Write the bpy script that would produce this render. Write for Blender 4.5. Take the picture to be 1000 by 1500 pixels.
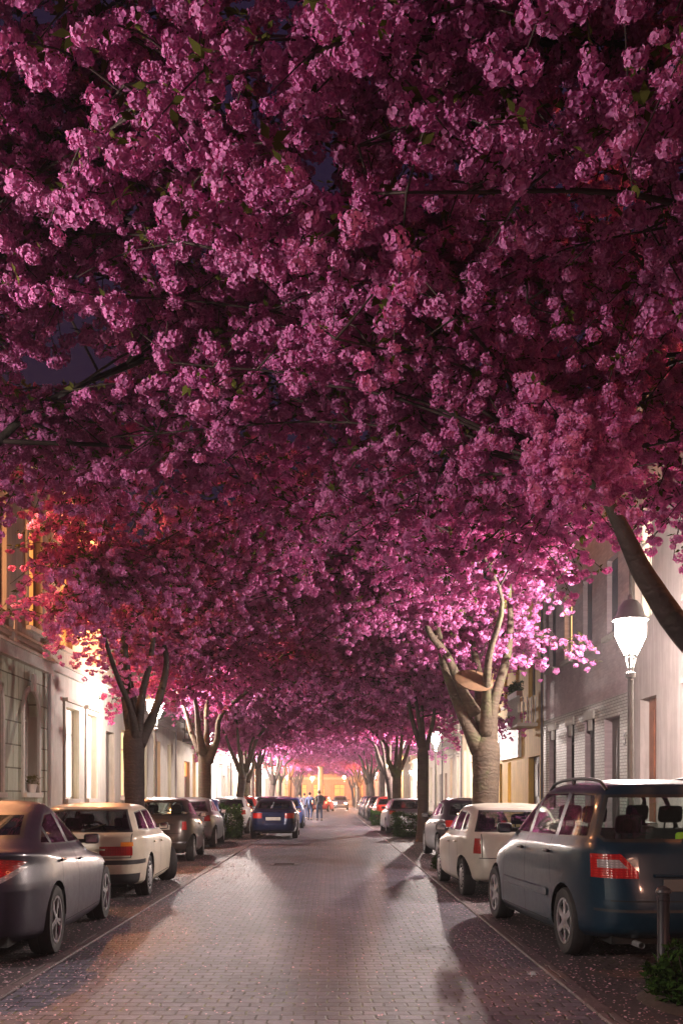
import bpy, bmesh, math, random
import numpy as np
from mathutils import Vector, Matrix, Euler
from mathutils.bvhtree import BVHTree

for _o in list(bpy.data.objects):
    bpy.data.objects.remove(_o)
SC = bpy.context.scene
C = SC.collection
R = math.radians
PI = math.pi

# ------------------------------------------------------------------ camera
CAM_H = 1.55
cam_d = bpy.data.cameras.new("camera")
cam = bpy.data.objects.new("camera", cam_d)
C.objects.link(cam)
cam.location = (0, 0, CAM_H)
cam.rotation_euler = (R(90), 0, 0)
cam_d.sensor_fit = 'VERTICAL'
cam_d.sensor_height = 36
cam_d.sensor_width = 24
cam_d.lens = 34.8
cam_d.shift_y = (1165 - 750) / 1500
cam_d.shift_x = 0.010
cam_d.clip_start = 0.05
cam_d.clip_end = 1000
SC.camera = cam

# ------------------------------------------------------------------ sky: the last of dusk
world = bpy.data.worlds.new("World")
SC.world = world
world.use_nodes = True
wn = world.node_tree
wn.nodes.clear()
w_out = wn.nodes.new('ShaderNodeOutputWorld')
w_bg = wn.nodes.new('ShaderNodeBackground')
w_sky = wn.nodes.new('ShaderNodeTexSky')
w_sky.sky_type = 'NISHITA'
w_sky.sun_disc = False
w_sky.sun_elevation = R(-4.0)
w_sky.sun_rotation = R(200)
w_mix = wn.nodes.new('ShaderNodeMix')
w_mix.data_type = 'RGBA'
w_mix.blend_type = 'ADD'
w_mix.inputs[0].default_value = 1.0
w_mix.inputs[7].default_value = (0.10, 0.05, 0.17, 1)
wn.links.new(w_sky.outputs[0], w_mix.inputs[6])
wn.links.new(w_mix.outputs[2], w_bg.inputs[0])
w_bg.inputs[1].default_value = 0.05
wn.links.new(w_bg.outputs[0], w_out.inputs[0])

# ------------------------------------------------------------------ exposure and render
SC.view_settings.view_transform = 'Standard'
SC.view_settings.look = 'None'
SC.view_settings.exposure = 1.6
SC.view_settings.gamma = 1.0
SC.view_settings.use_curve_mapping = False
SC.render.engine = 'CYCLES'
SC.cycles.use_denoising = True
SC.cycles.max_bounces = 6
SC.cycles.diffuse_bounces = 4
SC.cycles.glossy_bounces = 3
SC.cycles.transmission_bounces = 3
SC.cycles.transparent_max_bounces = 10
SC.cycles.sample_clamp_indirect = 4.0
SC.cycles.use_light_tree = True
SC.cycles.caustics_reflective = False
SC.cycles.caustics_refractive = False

LAMP_W = 1000.0          # power of one street lamp
LAMP_COL = (1.0, 0.85, 0.78)

# ------------------------------------------------------------------ helpers
def tag(o, label=None, cat=None, group=None, kind=None):
    if label: o['label'] = label
    if cat: o['category'] = cat
    if group: o['group'] = group
    if kind: o['kind'] = kind
    return o

def empty(name, loc=(0, 0, 0), rz=0.0):
    o = bpy.data.objects.new(name, None)
    o.empty_display_size = 0.2
    C.objects.link(o)
    o.location = loc
    o.rotation_euler = (0, 0, rz)
    return o

def link(name, me, parent=None):
    o = bpy.data.objects.new(name, me)
    C.objects.link(o)
    if parent is not None: o.parent = parent
    return o

def copy_tree(o, parent=None, swap=None):
    c = o.copy()
    C.objects.link(c)
    c.parent = parent
    if swap and c.type == 'MESH':
        ms = c.data.materials
        if any(m in swap for m in ms):
            c.data = c.data.copy()
            for i, m in enumerate(c.data.materials):
                if m in swap: c.data.materials[i] = swap[m]
    for ch in list(o.children):
        copy_tree(ch, c, swap)
    return c

class MB:
    def __init__(s):
        s.v = []; s.f = []; s.m = []
    def add(s, vs, fs, m=0):
        b = len(s.v)
        s.v.extend([tuple(p) for p in vs])
        s.f.extend([tuple(b + i for i in f) for f in fs])
        s.m.extend([m] * len(fs))
    def box(s, x0, x1, y0, y1, z0, z1, m=0, M=None):
        vs = [Vector((x, y, z)) for z in (z0, z1) for y in (y0, y1) for x in (x0, x1)]
        if M is not None: vs = [M @ p for p in vs]
        s.add(vs, [(0, 2, 3, 1), (4, 5, 7, 6), (0, 1, 5, 4), (2, 6, 7, 3), (0, 4, 6, 2), (1, 3, 7, 5)], m)
    def rbox(s, x0, x1, y0, y1, z0, z1, r=0.02, m=0, M=None):
        "box with chamfered edges"
        vs = []; fs = []
        bm = bmesh.new()
        bmesh.ops.create_cube(bm, size=1)
        for v in bm.verts:
            v.co = Vector(((x0 + x1) / 2 + v.co.x * (x1 - x0), (y0 + y1) / 2 + v.co.y * (y1 - y0), (z0 + z1) / 2 + v.co.z * (z1 - z0)))
        bmesh.ops.bevel(bm, geom=list(bm.edges), offset=r, segments=2, profile=0.5, affect='EDGES')
        if M is not None:
            for v in bm.verts: v.co = M @ v.co
        bm.verts.index_update()
        vs = [v.co.copy() for v in bm.verts]
        fs = [[v.index for v in f.verts] for f in bm.faces]
        bm.free()
        s.add(vs, fs, m)
    def tube(s, pts, rad, n=8, m=0, cap=True, knob=None):
        pts = [Vector(p) for p in pts]
        if not hasattr(rad, '__len__'): rad = [rad] * len(pts)
        vs = []; up = None
        for i, p in enumerate(pts):
            d = (pts[min(i + 1, len(pts) - 1)] - pts[max(i - 1, 0)])
            if d.length < 1e-9: d = Vector((0, 0, 1))
            d.normalize()
            if up is None:
                up = d.orthogonal().normalized()
            else:
                up = (up - d * up.dot(d))
                up = up.normalized() if up.length > 1e-6 else d.orthogonal().normalized()
            w = d.cross(up)
            for k in range(n):
                a = 2 * PI * k / n
                r = rad[i] * (1 if knob is None else 1 + knob * (random.random() - .5))
                vs.append(p + (up * math.cos(a) + w * math.sin(a)) * r)
        fs = []
        for i in range(len(pts) - 1):
            for k in range(n):
                a = i * n + k; b = i * n + (k + 1) % n
                fs.append((a, b, b + n, a + n))
        if cap:
            fs.append(tuple(range(n - 1, -1, -1)))
            fs.append(tuple((len(pts) - 1) * n + k for k in range(n)))
        s.add(vs, fs, m)
    def lathe(s, prof, n=16, c=(0, 0, 0), axis='z', m=0, M=None):
        vs = []; fs = []
        for (r, h) in prof:
            for k in range(n):
                a = 2 * PI * k / n
                x, y = r * math.cos(a), r * math.sin(a)
                p = (x, y, h) if axis == 'z' else ((x, h, y) if axis == 'y' else (h, x, y))
                p = Vector((p[0] + c[0], p[1] + c[1], p[2] + c[2]))
                vs.append(M @ p if M is not None else p)
        for i in range(len(prof) - 1):
            for k in range(n):
                a = i * n + k; b = i * n + (k + 1) % n
                fs.append((a, b, b + n, a + n))
        s.add(vs, fs, m)
    def build(s, name, mats, parent=None, smooth=False):
        me = bpy.data.meshes.new(name)
        me.from_pydata([tuple(p) for p in s.v], [], s.f)
        if not isinstance(mats, (list, tuple)): mats = [mats]
        for mt in mats: me.materials.append(mt)
        me.polygons.foreach_set('material_index', s.m)
        if smooth is True:
            me.polygons.foreach_set('use_smooth', [True] * len(s.f))
        me.update()
        if smooth and smooth is not True:
            me.polygons.foreach_set('use_smooth', [True] * len(s.f))
            me.set_sharp_from_angle(angle=R(smooth))
        return link(name, me, parent)

# ------------------------------------------------------------------ materials
def newmat(name):
    m = bpy.data.materials.new(name)
    m.use_nodes = True
    nt = m.node_tree
    p = nt.nodes['Principled BSDF']
    return m, nt, p

def N(nt, t, **kw):
    n = nt.nodes.new(t)
    for k, v in kw.items():
        setattr(n, k, v)
    return n

def ramp(nt, stops, fac=None):
    n = nt.nodes.new('ShaderNodeValToRGB')
    e = n.color_ramp.elements
    while len(e) > 1: e.remove(e[-1])
    e[0].position = stops[0][0]; e[0].color = (*stops[0][1], 1)
    for p, c in stops[1:]:
        x = e.new(p); x.color = (*c, 1)
    if fac is not None: nt.links.new(fac, n.inputs[0])
    return n

def pos_node(nt, obj=False, swz=None, scale=None):
    if obj:
        t = nt.nodes.new('ShaderNodeTexCoord'); out = t.outputs['Object']
    else:
        t = nt.nodes.new('ShaderNodeNewGeometry'); out = t.outputs['Position']
    if swz:
        s = nt.nodes.new('ShaderNodeSeparateXYZ'); nt.links.new(out, s.inputs[0])
        c = nt.nodes.new('ShaderNodeCombineXYZ')
        for i, ch in enumerate(swz):
            if ch in 'xyz': nt.links.new(s.outputs['xyz'.index(ch)], c.inputs[i])
        out = c.outputs[0]
    if scale:
        mp = nt.nodes.new('ShaderNodeMapping'); mp.inputs['Scale'].default_value = scale
        nt.links.new(out, mp.inputs[0]); out = mp.outputs[0]
    return out

def mixc(nt, a, b, fac, mode='MIX'):
    n = nt.nodes.new('ShaderNodeMix'); n.data_type = 'RGBA'; n.blend_type = mode
    for s, v in ((0, fac), (6, a), (7, b)):
        if isinstance(v, (int, float)): n.inputs[s].default_value = v
        elif isinstance(v, tuple): n.inputs[s].default_value = (*v, 1)
        else: nt.links.new(v, n.inputs[s])
    return n.outputs[2]

def noise(nt, vec, scale, detail=4, rough=.6, dist=0):
    n = nt.nodes.new('ShaderNodeTexNoise')
    n.inputs['Scale'].default_value = scale; n.inputs['Detail'].default_value = detail
    n.inputs['Roughness'].default_value = rough; n.inputs['Distortion'].default_value = dist
    nt.links.new(vec, n.inputs['Vector'])
    return n.outputs[0]

def bump(nt, p, h, strength=.3, dist=.01):
    b = nt.nodes.new('ShaderNodeBump')
    b.inputs['Strength'].default_value = strength; b.inputs['Distance'].default_value = dist
    nt.links.new(h, b.inputs['Height'])
    nt.links.new(b.outputs[0], p.inputs['Normal'])

def plain(name, col, rough=.6, metal=0.0, var=.12, scale=6, coat=0, bumps=0.0):
    m, nt, p = newmat(name)
    v = pos_node(nt, obj=True)
    n = noise(nt, v, scale)
    r = ramp(nt, [(.3, tuple(c * (1 - var) for c in col)), (.7, tuple(min(1, c * (1 + var)) for c in col))], n)
    nt.links.new(r.outputs[0], p.inputs['Base Color'])
    p.inputs['Roughness'].default_value = rough
    p.inputs['Metallic'].default_value = metal
    if coat: p.inputs['Coat Weight'].default_value = coat; p.inputs['Coat Roughness'].default_value = .05
    if bumps: bump(nt, p, n, bumps, .01)
    return m

def emis(name, col, s, col2=None, scale=3.0):
    m, nt, p = newmat(name)
    p.inputs['Base Color'].default_value = (*[c * .5 for c in col], 1)
    p.inputs['Emission Strength'].default_value = s
    if col2:
        v = pos_node(nt)
        r = ramp(nt, [(.35, col), (.65, col2)], noise(nt, v, scale, 2))
        nt.links.new(r.outputs[0], p.inputs['Emission Color'])
    else:
        p.inputs['Emission Color'].default_value = (*col, 1)
    return m

def plaster(name, col, var=.14, streak=True, brick=None, rust=None, band=None):
    m, nt, p = newmat(name)
    v = pos_node(nt)
    n = noise(nt, v, 1.3, 6, .65)
    r = ramp(nt, [(.3, tuple(c * (1 - var) for c in col)), (.7, tuple(min(.95, c * (1 + var * .6)) for c in col))], n)
    colr = r.outputs[0]
    st = noise(nt, pos_node(nt, scale=(4, 4, .35)), 1.6, 5, .7)
    sr = ramp(nt, [(.45, (.72, .70, .66)), (.62, (1, 1, 1))], st)
    colr = mixc(nt, colr, sr.outputs[0], .6 if streak else .2, 'MULTIPLY')
    h = noise(nt, v, 60, 3)
    if brick:
        b = N(nt, 'ShaderNodeTexBrick')
        b.inputs['Scale'].default_value = 1.0
        b.inputs['Brick Width'].default_value = brick[0]; b.inputs['Row Height'].default_value = brick[1]
        b.inputs['Mortar Size'].default_value = brick[2]; b.inputs['Mortar Smooth'].default_value = .2
        b.inputs['Color1'].default_value = (1, 1, 1, 1); b.inputs['Color2'].default_value = (.8, .8, .8, 1)
        b.inputs['Mortar'].default_value = (*brick[3], 1)
        nt.links.new(pos_node(nt, swz='yz0'), b.inputs['Vector'])
        colr = mixc(nt, colr, b.outputs[0], 1.0, 'MULTIPLY')
        inv = N(nt, 'ShaderNodeMath', operation='SUBTRACT'); inv.inputs[0].default_value = 1
        nt.links.new(b.outputs['Fac'], inv.inputs[1])
        bump(nt, p, inv.outputs[0], .6, brick[4])
        p.inputs['Roughness'].default_value = brick[5]
    else:
        bump(nt, p, h, .25, .006)
        p.inputs['Roughness'].default_value = .85
    nt.links.new(colr, p.inputs['Base Color'])
    return m

def glassy(name, tint, trans, rough=.03):
    "window glass of a car: part clear, part mirror"
    m, nt, p = newmat(name)
    out = nt.nodes['Material Output']
    tr = N(nt, 'ShaderNodeBsdfTransparent'); tr.inputs[0].default_value = (*tint, 1)
    gl = N(nt, 'ShaderNodeBsdfGlossy'); gl.inputs['Roughness'].default_value = rough
    gl.inputs[0].default_value = (.9, .95, 1, 1)
    lw = N(nt, 'ShaderNodeLayerWeight'); lw.inputs[0].default_value = .5
    pw = N(nt, 'ShaderNodeMath', operation='POWER'); pw.inputs[1].default_value = 4.5; nt.links.new(lw.outputs['Facing'], pw.inputs[0])
    mul = N(nt, 'ShaderNodeMath', operation='MULTIPLY_ADD'); mul.inputs[1].default_value = .9; mul.inputs[2].default_value = trans
    nt.links.new(pw.outputs[0], mul.inputs[0])
    mx = N(nt, 'ShaderNodeMixShader')
    nt.links.new(mul.outputs[0], mx.inputs[0]); nt.links.new(tr.outputs[0], mx.inputs[1]); nt.links.new(gl.outputs[0], mx.inputs[2])
    nt.links.new(mx.outputs[0], out.inputs[0])
    return m

def paint(name, col, metal=.5, rough=.32):
    m, nt, p = newmat(name)
    v = pos_node(nt, obj=True)
    n = noise(nt, v, 2.2, 5, .7)
    r = ramp(nt, [(.35, tuple(c * .86 for c in col)), (.7, tuple(c * 1.06 for c in col))], n)
    nt.links.new(r.outputs[0], p.inputs['Base Color'])
    rr = N(nt, 'ShaderNodeMapRange'); rr.inputs[3].default_value = rough * .75; rr.inputs[4].default_value = rough * 1.35
    nt.links.new(noise(nt, v, 9, 5, .7), rr.inputs[0])
    nt.links.new(rr.outputs[0], p.inputs['Roughness'])
    p.inputs['Metallic'].default_value = metal
    p.inputs['Coat Weight'].default_value = .35
    p.inputs['Coat Roughness'].default_value = .10
    p.inputs['Specular IOR Level'].default_value = .28
    return m

def lens(name, col):
    m, nt, p = newmat(name)
    v = pos_node(nt, obj=True)
    w = N(nt, 'ShaderNodeTexWave', wave_type='BANDS', bands_direction='Z'); w.inputs['Scale'].default_value = 14
    w2 = N(nt, 'ShaderNodeTexWave', wave_type='BANDS', bands_direction='Y'); w2.inputs['Scale'].default_value = 9
    nt.links.new(v, w.inputs['Vector']); nt.links.new(v, w2.inputs['Vector'])
    mu = N(nt, 'ShaderNodeMath', operation='MULTIPLY'); nt.links.new(w.outputs[0], mu.inputs[0]); nt.links.new(w2.outputs[0], mu.inputs[1])
    r = ramp(nt, [(0, tuple(c * .78 for c in col)), (.5, col), (1, tuple(min(1, c * 1.25 + .004) for c in col))], mu.outputs[0])
    nt.links.new(r.outputs[0], p.inputs['Base Color']); p.inputs['Roughness'].default_value = .2
    p.inputs['Coat Weight'].default_value = 1; p.inputs['Coat Roughness'].default_value = .04
    bump(nt, p, mu.outputs[0], .5, .004)
    return m

M = {}
M['black'] = plain('black_plastic', (.018, .018, .02), .5)
M['rubber'] = plain('tyre_rubber', (.022, .021, .022), .8, bumps=.2, scale=30)
M['trim'] = plain('window_rubber', (.012, .012, .013), .45)
M['under'] = plain('underbody', (.010, .010, .010), .9)
M['seat'] = plain('seat_cloth', (.045, .043, .048), .9, scale=20)
M['alloy'] = plain('alloy_rim', (.55, .55, .56), .28, .85, .06)
M['hubcap'] = plain('grey_hubcap', (.38, .38, .39), .4, .5, .06)
M['chrome'] = plain('chrome', (.7, .7, .7), .12, 1.0, .03)
M['glass'] = glassy('tinted_car_glass', (.62, .70, .68), .05)
M['glass_dark'] = glassy('dark_car_glass', (.28, .30, .32), .07)
M['plate'] = plain('number_plate', (.55, .55, .52), .4)
M['plate_shade'] = plain('shaded_number_plate', (.10, .10, .10), .5)  # plate colour darkened for the shade of the tailgate recess
M['red_glass'] = lens('red_lamp_lens', (.42, .010, .008))
M['orange_glass'] = plain('orange_lamp_lens', (.85, .26, .02), .12, 0, .1, 40, coat=1)
M['clear_glass'] = lens('clear_lamp_lens', (.34, .28, .28))
M['hivis'] = plain('high_visibility_fabric', (.45, .75, .05), .8)
M['tail_on'] = emis('glowing_tail_lamp', (1, .06, .03), 6)
M['head_on'] = emis('glowing_headlamp', (1, .88, .7), 40)

# bark
def bark(name, c1, c2, moss=.25):
    m, nt, p = newmat(name)
    v = pos_node(nt)
    n1 = noise(nt, v, 3.0, 6, .7)
    w = N(nt, 'ShaderNodeTexWave', wave_type='BANDS', bands_direction='Z')
    w.inputs['Scale'].default_value = 3.4; w.inputs['Distortion'].default_value = 9.0
    w.inputs['Detail'].default_value = 4; w.inputs['Detail Scale'].default_value = 2.2
    nt.links.new(v, w.inputs['Vector'])
    base = ramp(nt, [(.25, c1), (.75, c2)], n1).outputs[0]
    stripes = ramp(nt, [(.15, (.70, .66, .63)), (.5, (1, 1, 1))], w.outputs[0]).outputs[0]
    colr = mixc(nt, base, stripes, .55, 'MULTIPLY')
    mn = ramp(nt, [(.52, (0, 0, 0)), (.68, (1, 1, 1))], noise(nt, v, 1.4, 5, .7)).outputs[0]
    ms = N(nt, 'ShaderNodeMath', operation='MULTIPLY'); ms.inputs[1].default_value = moss
    nt.links.new(mn, ms.inputs[0])
    colr = mixc(nt, colr, (.10, .14, .04), ms.outputs[0])
    nt.links.new(colr, p.inputs['Base Color'])
    p.inputs['Roughness'].default_value = .8
    ad = N(nt, 'ShaderNodeMath', operation='ADD')
    nt.links.new(w.outputs[0], ad.inputs[0]); nt.links.new(noise(nt, v, 25, 4), ad.inputs[1])
    bump(nt, p, ad.outputs[0], .45, .012)
    return m
M['bark'] = bark('cherry_bark', (.035, .022, .020), (.095, .065, .055))
M['bark_pale'] = bark('pale_cherry_bark', (.055, .038, .028), (.135, .098, .064), .6)
M['bark_dark'] = bark('silhouette_cherry_bark', (.016, .010, .010), (.045, .030, .028), .1)  # silhouette darkness put into the bark colour
M['twig'] = plain('cherry_twig', (.045, .028, .024), .8)

def blossom_mat(name, deep, light, trans):
    m, nt, p = newmat(name)
    out = nt.nodes['Material Output']
    nt.nodes.remove(p)
    a = N(nt, 'ShaderNodeAttribute', attribute_name='tone')
    r = ramp(nt, [(0, deep), (1, light)], a.outputs['Fac'])
    d = N(nt, 'ShaderNodeBsdfDiffuse'); nt.links.new(r.outputs[0], d.inputs[0])
    t = N(nt, 'ShaderNodeBsdfTranslucent')
    tc = mixc(nt, r.outputs[0], trans, 1.0, 'MULTIPLY'); nt.links.new(tc, t.inputs[0])
    mx = N(nt, 'ShaderNodeMixShader'); mx.inputs[0].default_value = .24
    nt.links.new(d.outputs[0], mx.inputs[1]); nt.links.new(t.outputs[0], mx.inputs[2])
    nt.links.new(mx.outputs[0], out.inputs[0])
    return m
M['petal'] = blossom_mat('double_cherry_blossom', (.44, .064, .30), (.80, .37, .65), (1.0, .42, .55))
M['leaf'] = blossom_mat('bronze_young_leaf', (.045, .045, .012), (.12, .12, .03), (1.0, 1.0, .4))
M['hedge_leaf'] = blossom_mat('dark_evergreen_leaf', (.012, .03, .008), (.05, .10, .022), (1, 1, .4))

# ================================================================== the setting
KR = 1.87       # inner edge of the stone band right of the carriageway
KL = -2.50
FXL, FXR = -7.5, 7.0
CROSS0, CROSS1 = 88.0, 97.0

def cobble(name, bw, rh, c1, c2, mortar, wet=.45, moss=.5, darker=None):
    m, nt, p = newmat(name)
    pos = pos_node(nt)
    wob = noise(nt, pos, 2.5, 2)
    wv = N(nt, 'ShaderNodeVectorMath', operation='MULTIPLY_ADD')
    wn_ = N(nt, 'ShaderNodeTexNoise'); wn_.inputs['Scale'].default_value = 5.0; wn_.inputs['Detail'].default_value = 2
    nt.links.new(pos, wn_.inputs['Vector'])
    wv.inputs[1].default_value = (.05, .05, 0)
    nt.links.new(wn_.outputs[1], wv.inputs[0]); nt.links.new(pos, wv.inputs[2])
    b = N(nt, 'ShaderNodeTexBrick')
    b.inputs['Scale'].default_value = 1
    b.inputs['Brick Width'].default_value = bw; b.inputs['Row Height'].default_value = rh
    b.inputs['Mortar Size'].default_value = .011; b.inputs['Mortar Smooth'].default_value = .55
    b.inputs['Bias'].default_value = -.1
    b.inputs['Color1'].default_value = (*c1, 1); b.inputs['Color2'].default_value = (*c2, 1)
    b.inputs['Mortar'].default_value = (*mortar, 1)
    nt.links.new(wv.outputs[0], b.inputs['Vector'])
    big = ramp(nt, [(.32, (.58, .56, .60)), (.5, (.95, .94, .96)), (.68, (1.18, 1.15, 1.18))], noise(nt, pos, .7, 6, .7)).outputs[0]
    colr = mixc(nt, b.outputs[0], big, 1.0, 'MULTIPLY')
    fine = ramp(nt, [(.3, (.72, .72, .72)), (.7, (1.15, 1.15, 1.15))], noise(nt, pos, 34, 5, .7)).outputs[0]
    colr = mixc(nt, colr, fine, .9, 'MULTIPLY')
    # moss and grass growing in the joints, in patches
    mp = ramp(nt, [(.52, (0, 0, 0)), (.60, (1, 1, 1))], noise(nt, pos, 7.0, 4, .75)).outputs[0]
    mm = N(nt, 'ShaderNodeMath', operation='MULTIPLY'); nt.links.new(mp, mm.inputs[0]); nt.links.new(b.outputs['Fac'], mm.inputs[1])
    m2 = N(nt, 'ShaderNodeMath', operation='MULTIPLY'); m2.inputs[1].default_value = moss; nt.links.new(mm.outputs[0], m2.inputs[0])
    colr = mixc(nt, colr, (.20, .24, .05), m2.outputs[0])
    nt.links.new(colr, p.inputs['Base Color'])
    rr = N(nt, 'ShaderNodeMapRange'); rr.inputs[3].default_value = wet - .1; rr.inputs[4].default_value = wet + .3
    nt.links.new(noise(nt, pos, 12, 5, .7), rr.inputs[0]); nt.links.new(rr.outputs[0], p.inputs['Roughness'])
    inv = N(nt, 'ShaderNodeMath', operation='MULTIPLY_ADD'); inv.inputs[1].default_value = -1; inv.inputs[2].default_value = 1
    nt.links.new(b.outputs['Fac'], inv.inputs[0])
    ad = N(nt, 'ShaderNodeMath', operation='MULTIPLY_ADD'); ad.inputs[1].default_value = .45
    nt.links.new(noise(nt, pos, 26, 4, .7), ad.inputs[0]); nt.links.new(inv.outputs[0], ad.inputs[2])
    bump(nt, p, ad.outputs[0], .9, .022)
    return m
M['cobble'] = cobble('road_cobbles', .165, .14, (.145, .138, .180), (.078, .074, .103), (.018, .014, .020))
M['setts'] = cobble('parking_setts', .10, .10, (.11, .085, .09), (.07, .055, .06), (.03, .02, .022), .55, .3)
M['band'] = cobble('kerb_band', .30, 1.0, (.16, .12, .12), (.11, .08, .085), (.03, .02, .02), .5, .2)
M['flags'] = cobble('pavement_flags', .40, .40, (.24, .22, .22), (.18, .165, .165), (.06, .05, .05), .6, .2)
M['gutter'] = plain('gutter_asphalt', (.055, .045, .05), .6, bumps=.5, scale=30, var=.35)
M['kerb'] = plain('kerb_stone', (.20, .18, .175), .7, bumps=.4, scale=14)
M['earth'] = plain('planting_earth', (.05, .035, .03), .95, bumps=.8, scale=12, var=.4)

def sheet(name, x0, x1, y0, y1, z, mat, z2=None):
    b = MB()
    b.add([(x0, y0, z), (x1, y0, z), (x1, y1, z), (x0, y1, z)], [(0, 1, 2, 3)])
    o = b.build(name, mat)
    tag(o, kind='structure')
    return o
sheet('ground', -400, 400, -60, 900, -.02, M['earth'])
sheet('road', KL, KR, -12, 240, 0.0, M['cobble'])
for (nm, a, bb) in (('gutter_strip', KR, KR + .13), ('gutter_strip', KL - .12, KL)):
    for (y0, y1) in ((-12, CROSS0), (CROSS1, 240)):
        b = MB()
        b.rbox(a, bb, y0, y1, -.05, .022, .010)
        tag(b.build(nm, M['band']), kind='structure')
for (a, bb, w0, w1) in ((KR + .52, 4.15, KR + .13, KR + .52), (-4.85, KL - .42, KL - .42, KL - .12)):
    for (y0, y1) in ((-12, CROSS0), (CROSS1, 240)):
        sheet('gutter', w0, w1, y0, y1, .004, M['gutter'])
        sheet('parking_strip', a, bb, y0, y1, .004, M['setts'])
for (a, bb, k0, k1) in ((4.27, FXR, 4.15, 4.27), (FXL, -4.97, -4.97, -4.85)):
    for (y0, y1) in ((-12, CROSS0), (CROSS1, 240)):
        sheet('pavement', a, bb, y0, y1, .115, M['flags'])
        b = MB(); b.rbox(k0, k1, y0, y1, -.05, .12, .012)
        tag(b.build('kerb', M['kerb']), kind='structure')
sheet('crossing_road', -60, KL, CROSS0, CROSS1, 0.001, M['cobble'])
sheet('crossing_road', KR, 60, CROSS0, CROSS1, 0.001, M['cobble'])

# round cast-iron cover in the carriageway
b = MB()
b.lathe([(0.0, .010), (.27, .010), (.30, .006), (.36, .006), (.37, -.02)], 28)
for k in range(-4, 5):
    b.box(-.22, .22, k * .052 - .010, k * .052 + .010, .009, .014)
mc = b.build('manhole_cover', plain('worn_iron_cover', (.12, .11, .11), .4, .6), smooth=40)
mc.location = (-1.05, 22.2, 0)
tag(mc, 'round iron manhole cover set in the middle of the cobbled road', 'manhole cover')

# ================================================================== houses
def wm(side, u, z, d):
    "u along the street, z up, d out of the facade towards the road"
    return (FXL + d, u, z) if side < 0 else (FXR - d, u, z)

def fbox(b, side, u0, u1, z0, z1, d0, d1, m=0):
    x0, x1 = sorted((wm(side, 0, 0, d0)[0], wm(side, 0, 0, d1)[0]))
    b.box(x0, x1, u0, u1, z0, z1, m)

M['frame_white'] = plain('white_window_frame', (.62, .60, .56), .5)
M['frame_dark'] = plain('dark_window_frame', (.06, .05, .05), .5)
M['door_brown'] = plain('brown_door_wood', (.22, .08, .04), .5, var=.3, scale=3)
M['door_dark'] = plain('dark_door_wood', (.08, .065, .06), .45, var=.2, scale=3)
M['door_red'] = plain('red_door_wood', (.30, .05, .03), .5, var=.2)
M['pane_dark'] = plain('dark_window_pane', (.02, .02, .028), .08, 0, .2, 2)
M['pane_curtain'] = plain('curtained_pane', (.30, .28, .27), .25, 0, .2, 5)
M['pane_warm'] = emis('warm_lit_pane', (1, .60, .24), .7, (1, .42, .12), 1.6)
M['pane_amber'] = emis('amber_lit_pane', (1, .26, .05), .5, (1, .36, .09), 1.2)
M['pane_cream'] = emis('cream_lit_pane', (1, .84, .58), .7, (1, .70, .40), 1.4)
M['pane_white'] = emis('bright_lit_pane', (1, .90, .72), .9, (1, .85, .65), 1.4)
M['sill'] = plain('stone_sill', (.48, .45, .40), .8, bumps=.2, scale=12)
M['roof'] = plain('dark_roof_tiles', (.10, .05, .045), .8, bumps=.5, scale=8)
M['shutter_blue'] = plain('blue_grey_shutter', (.13, .15, .19), .6)
M['shutter_green'] = plain('green_shutter', (.10, .16, .09), .6)
M['iron'] = plain('black_ironwork', (.02, .02, .022), .5)

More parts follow.
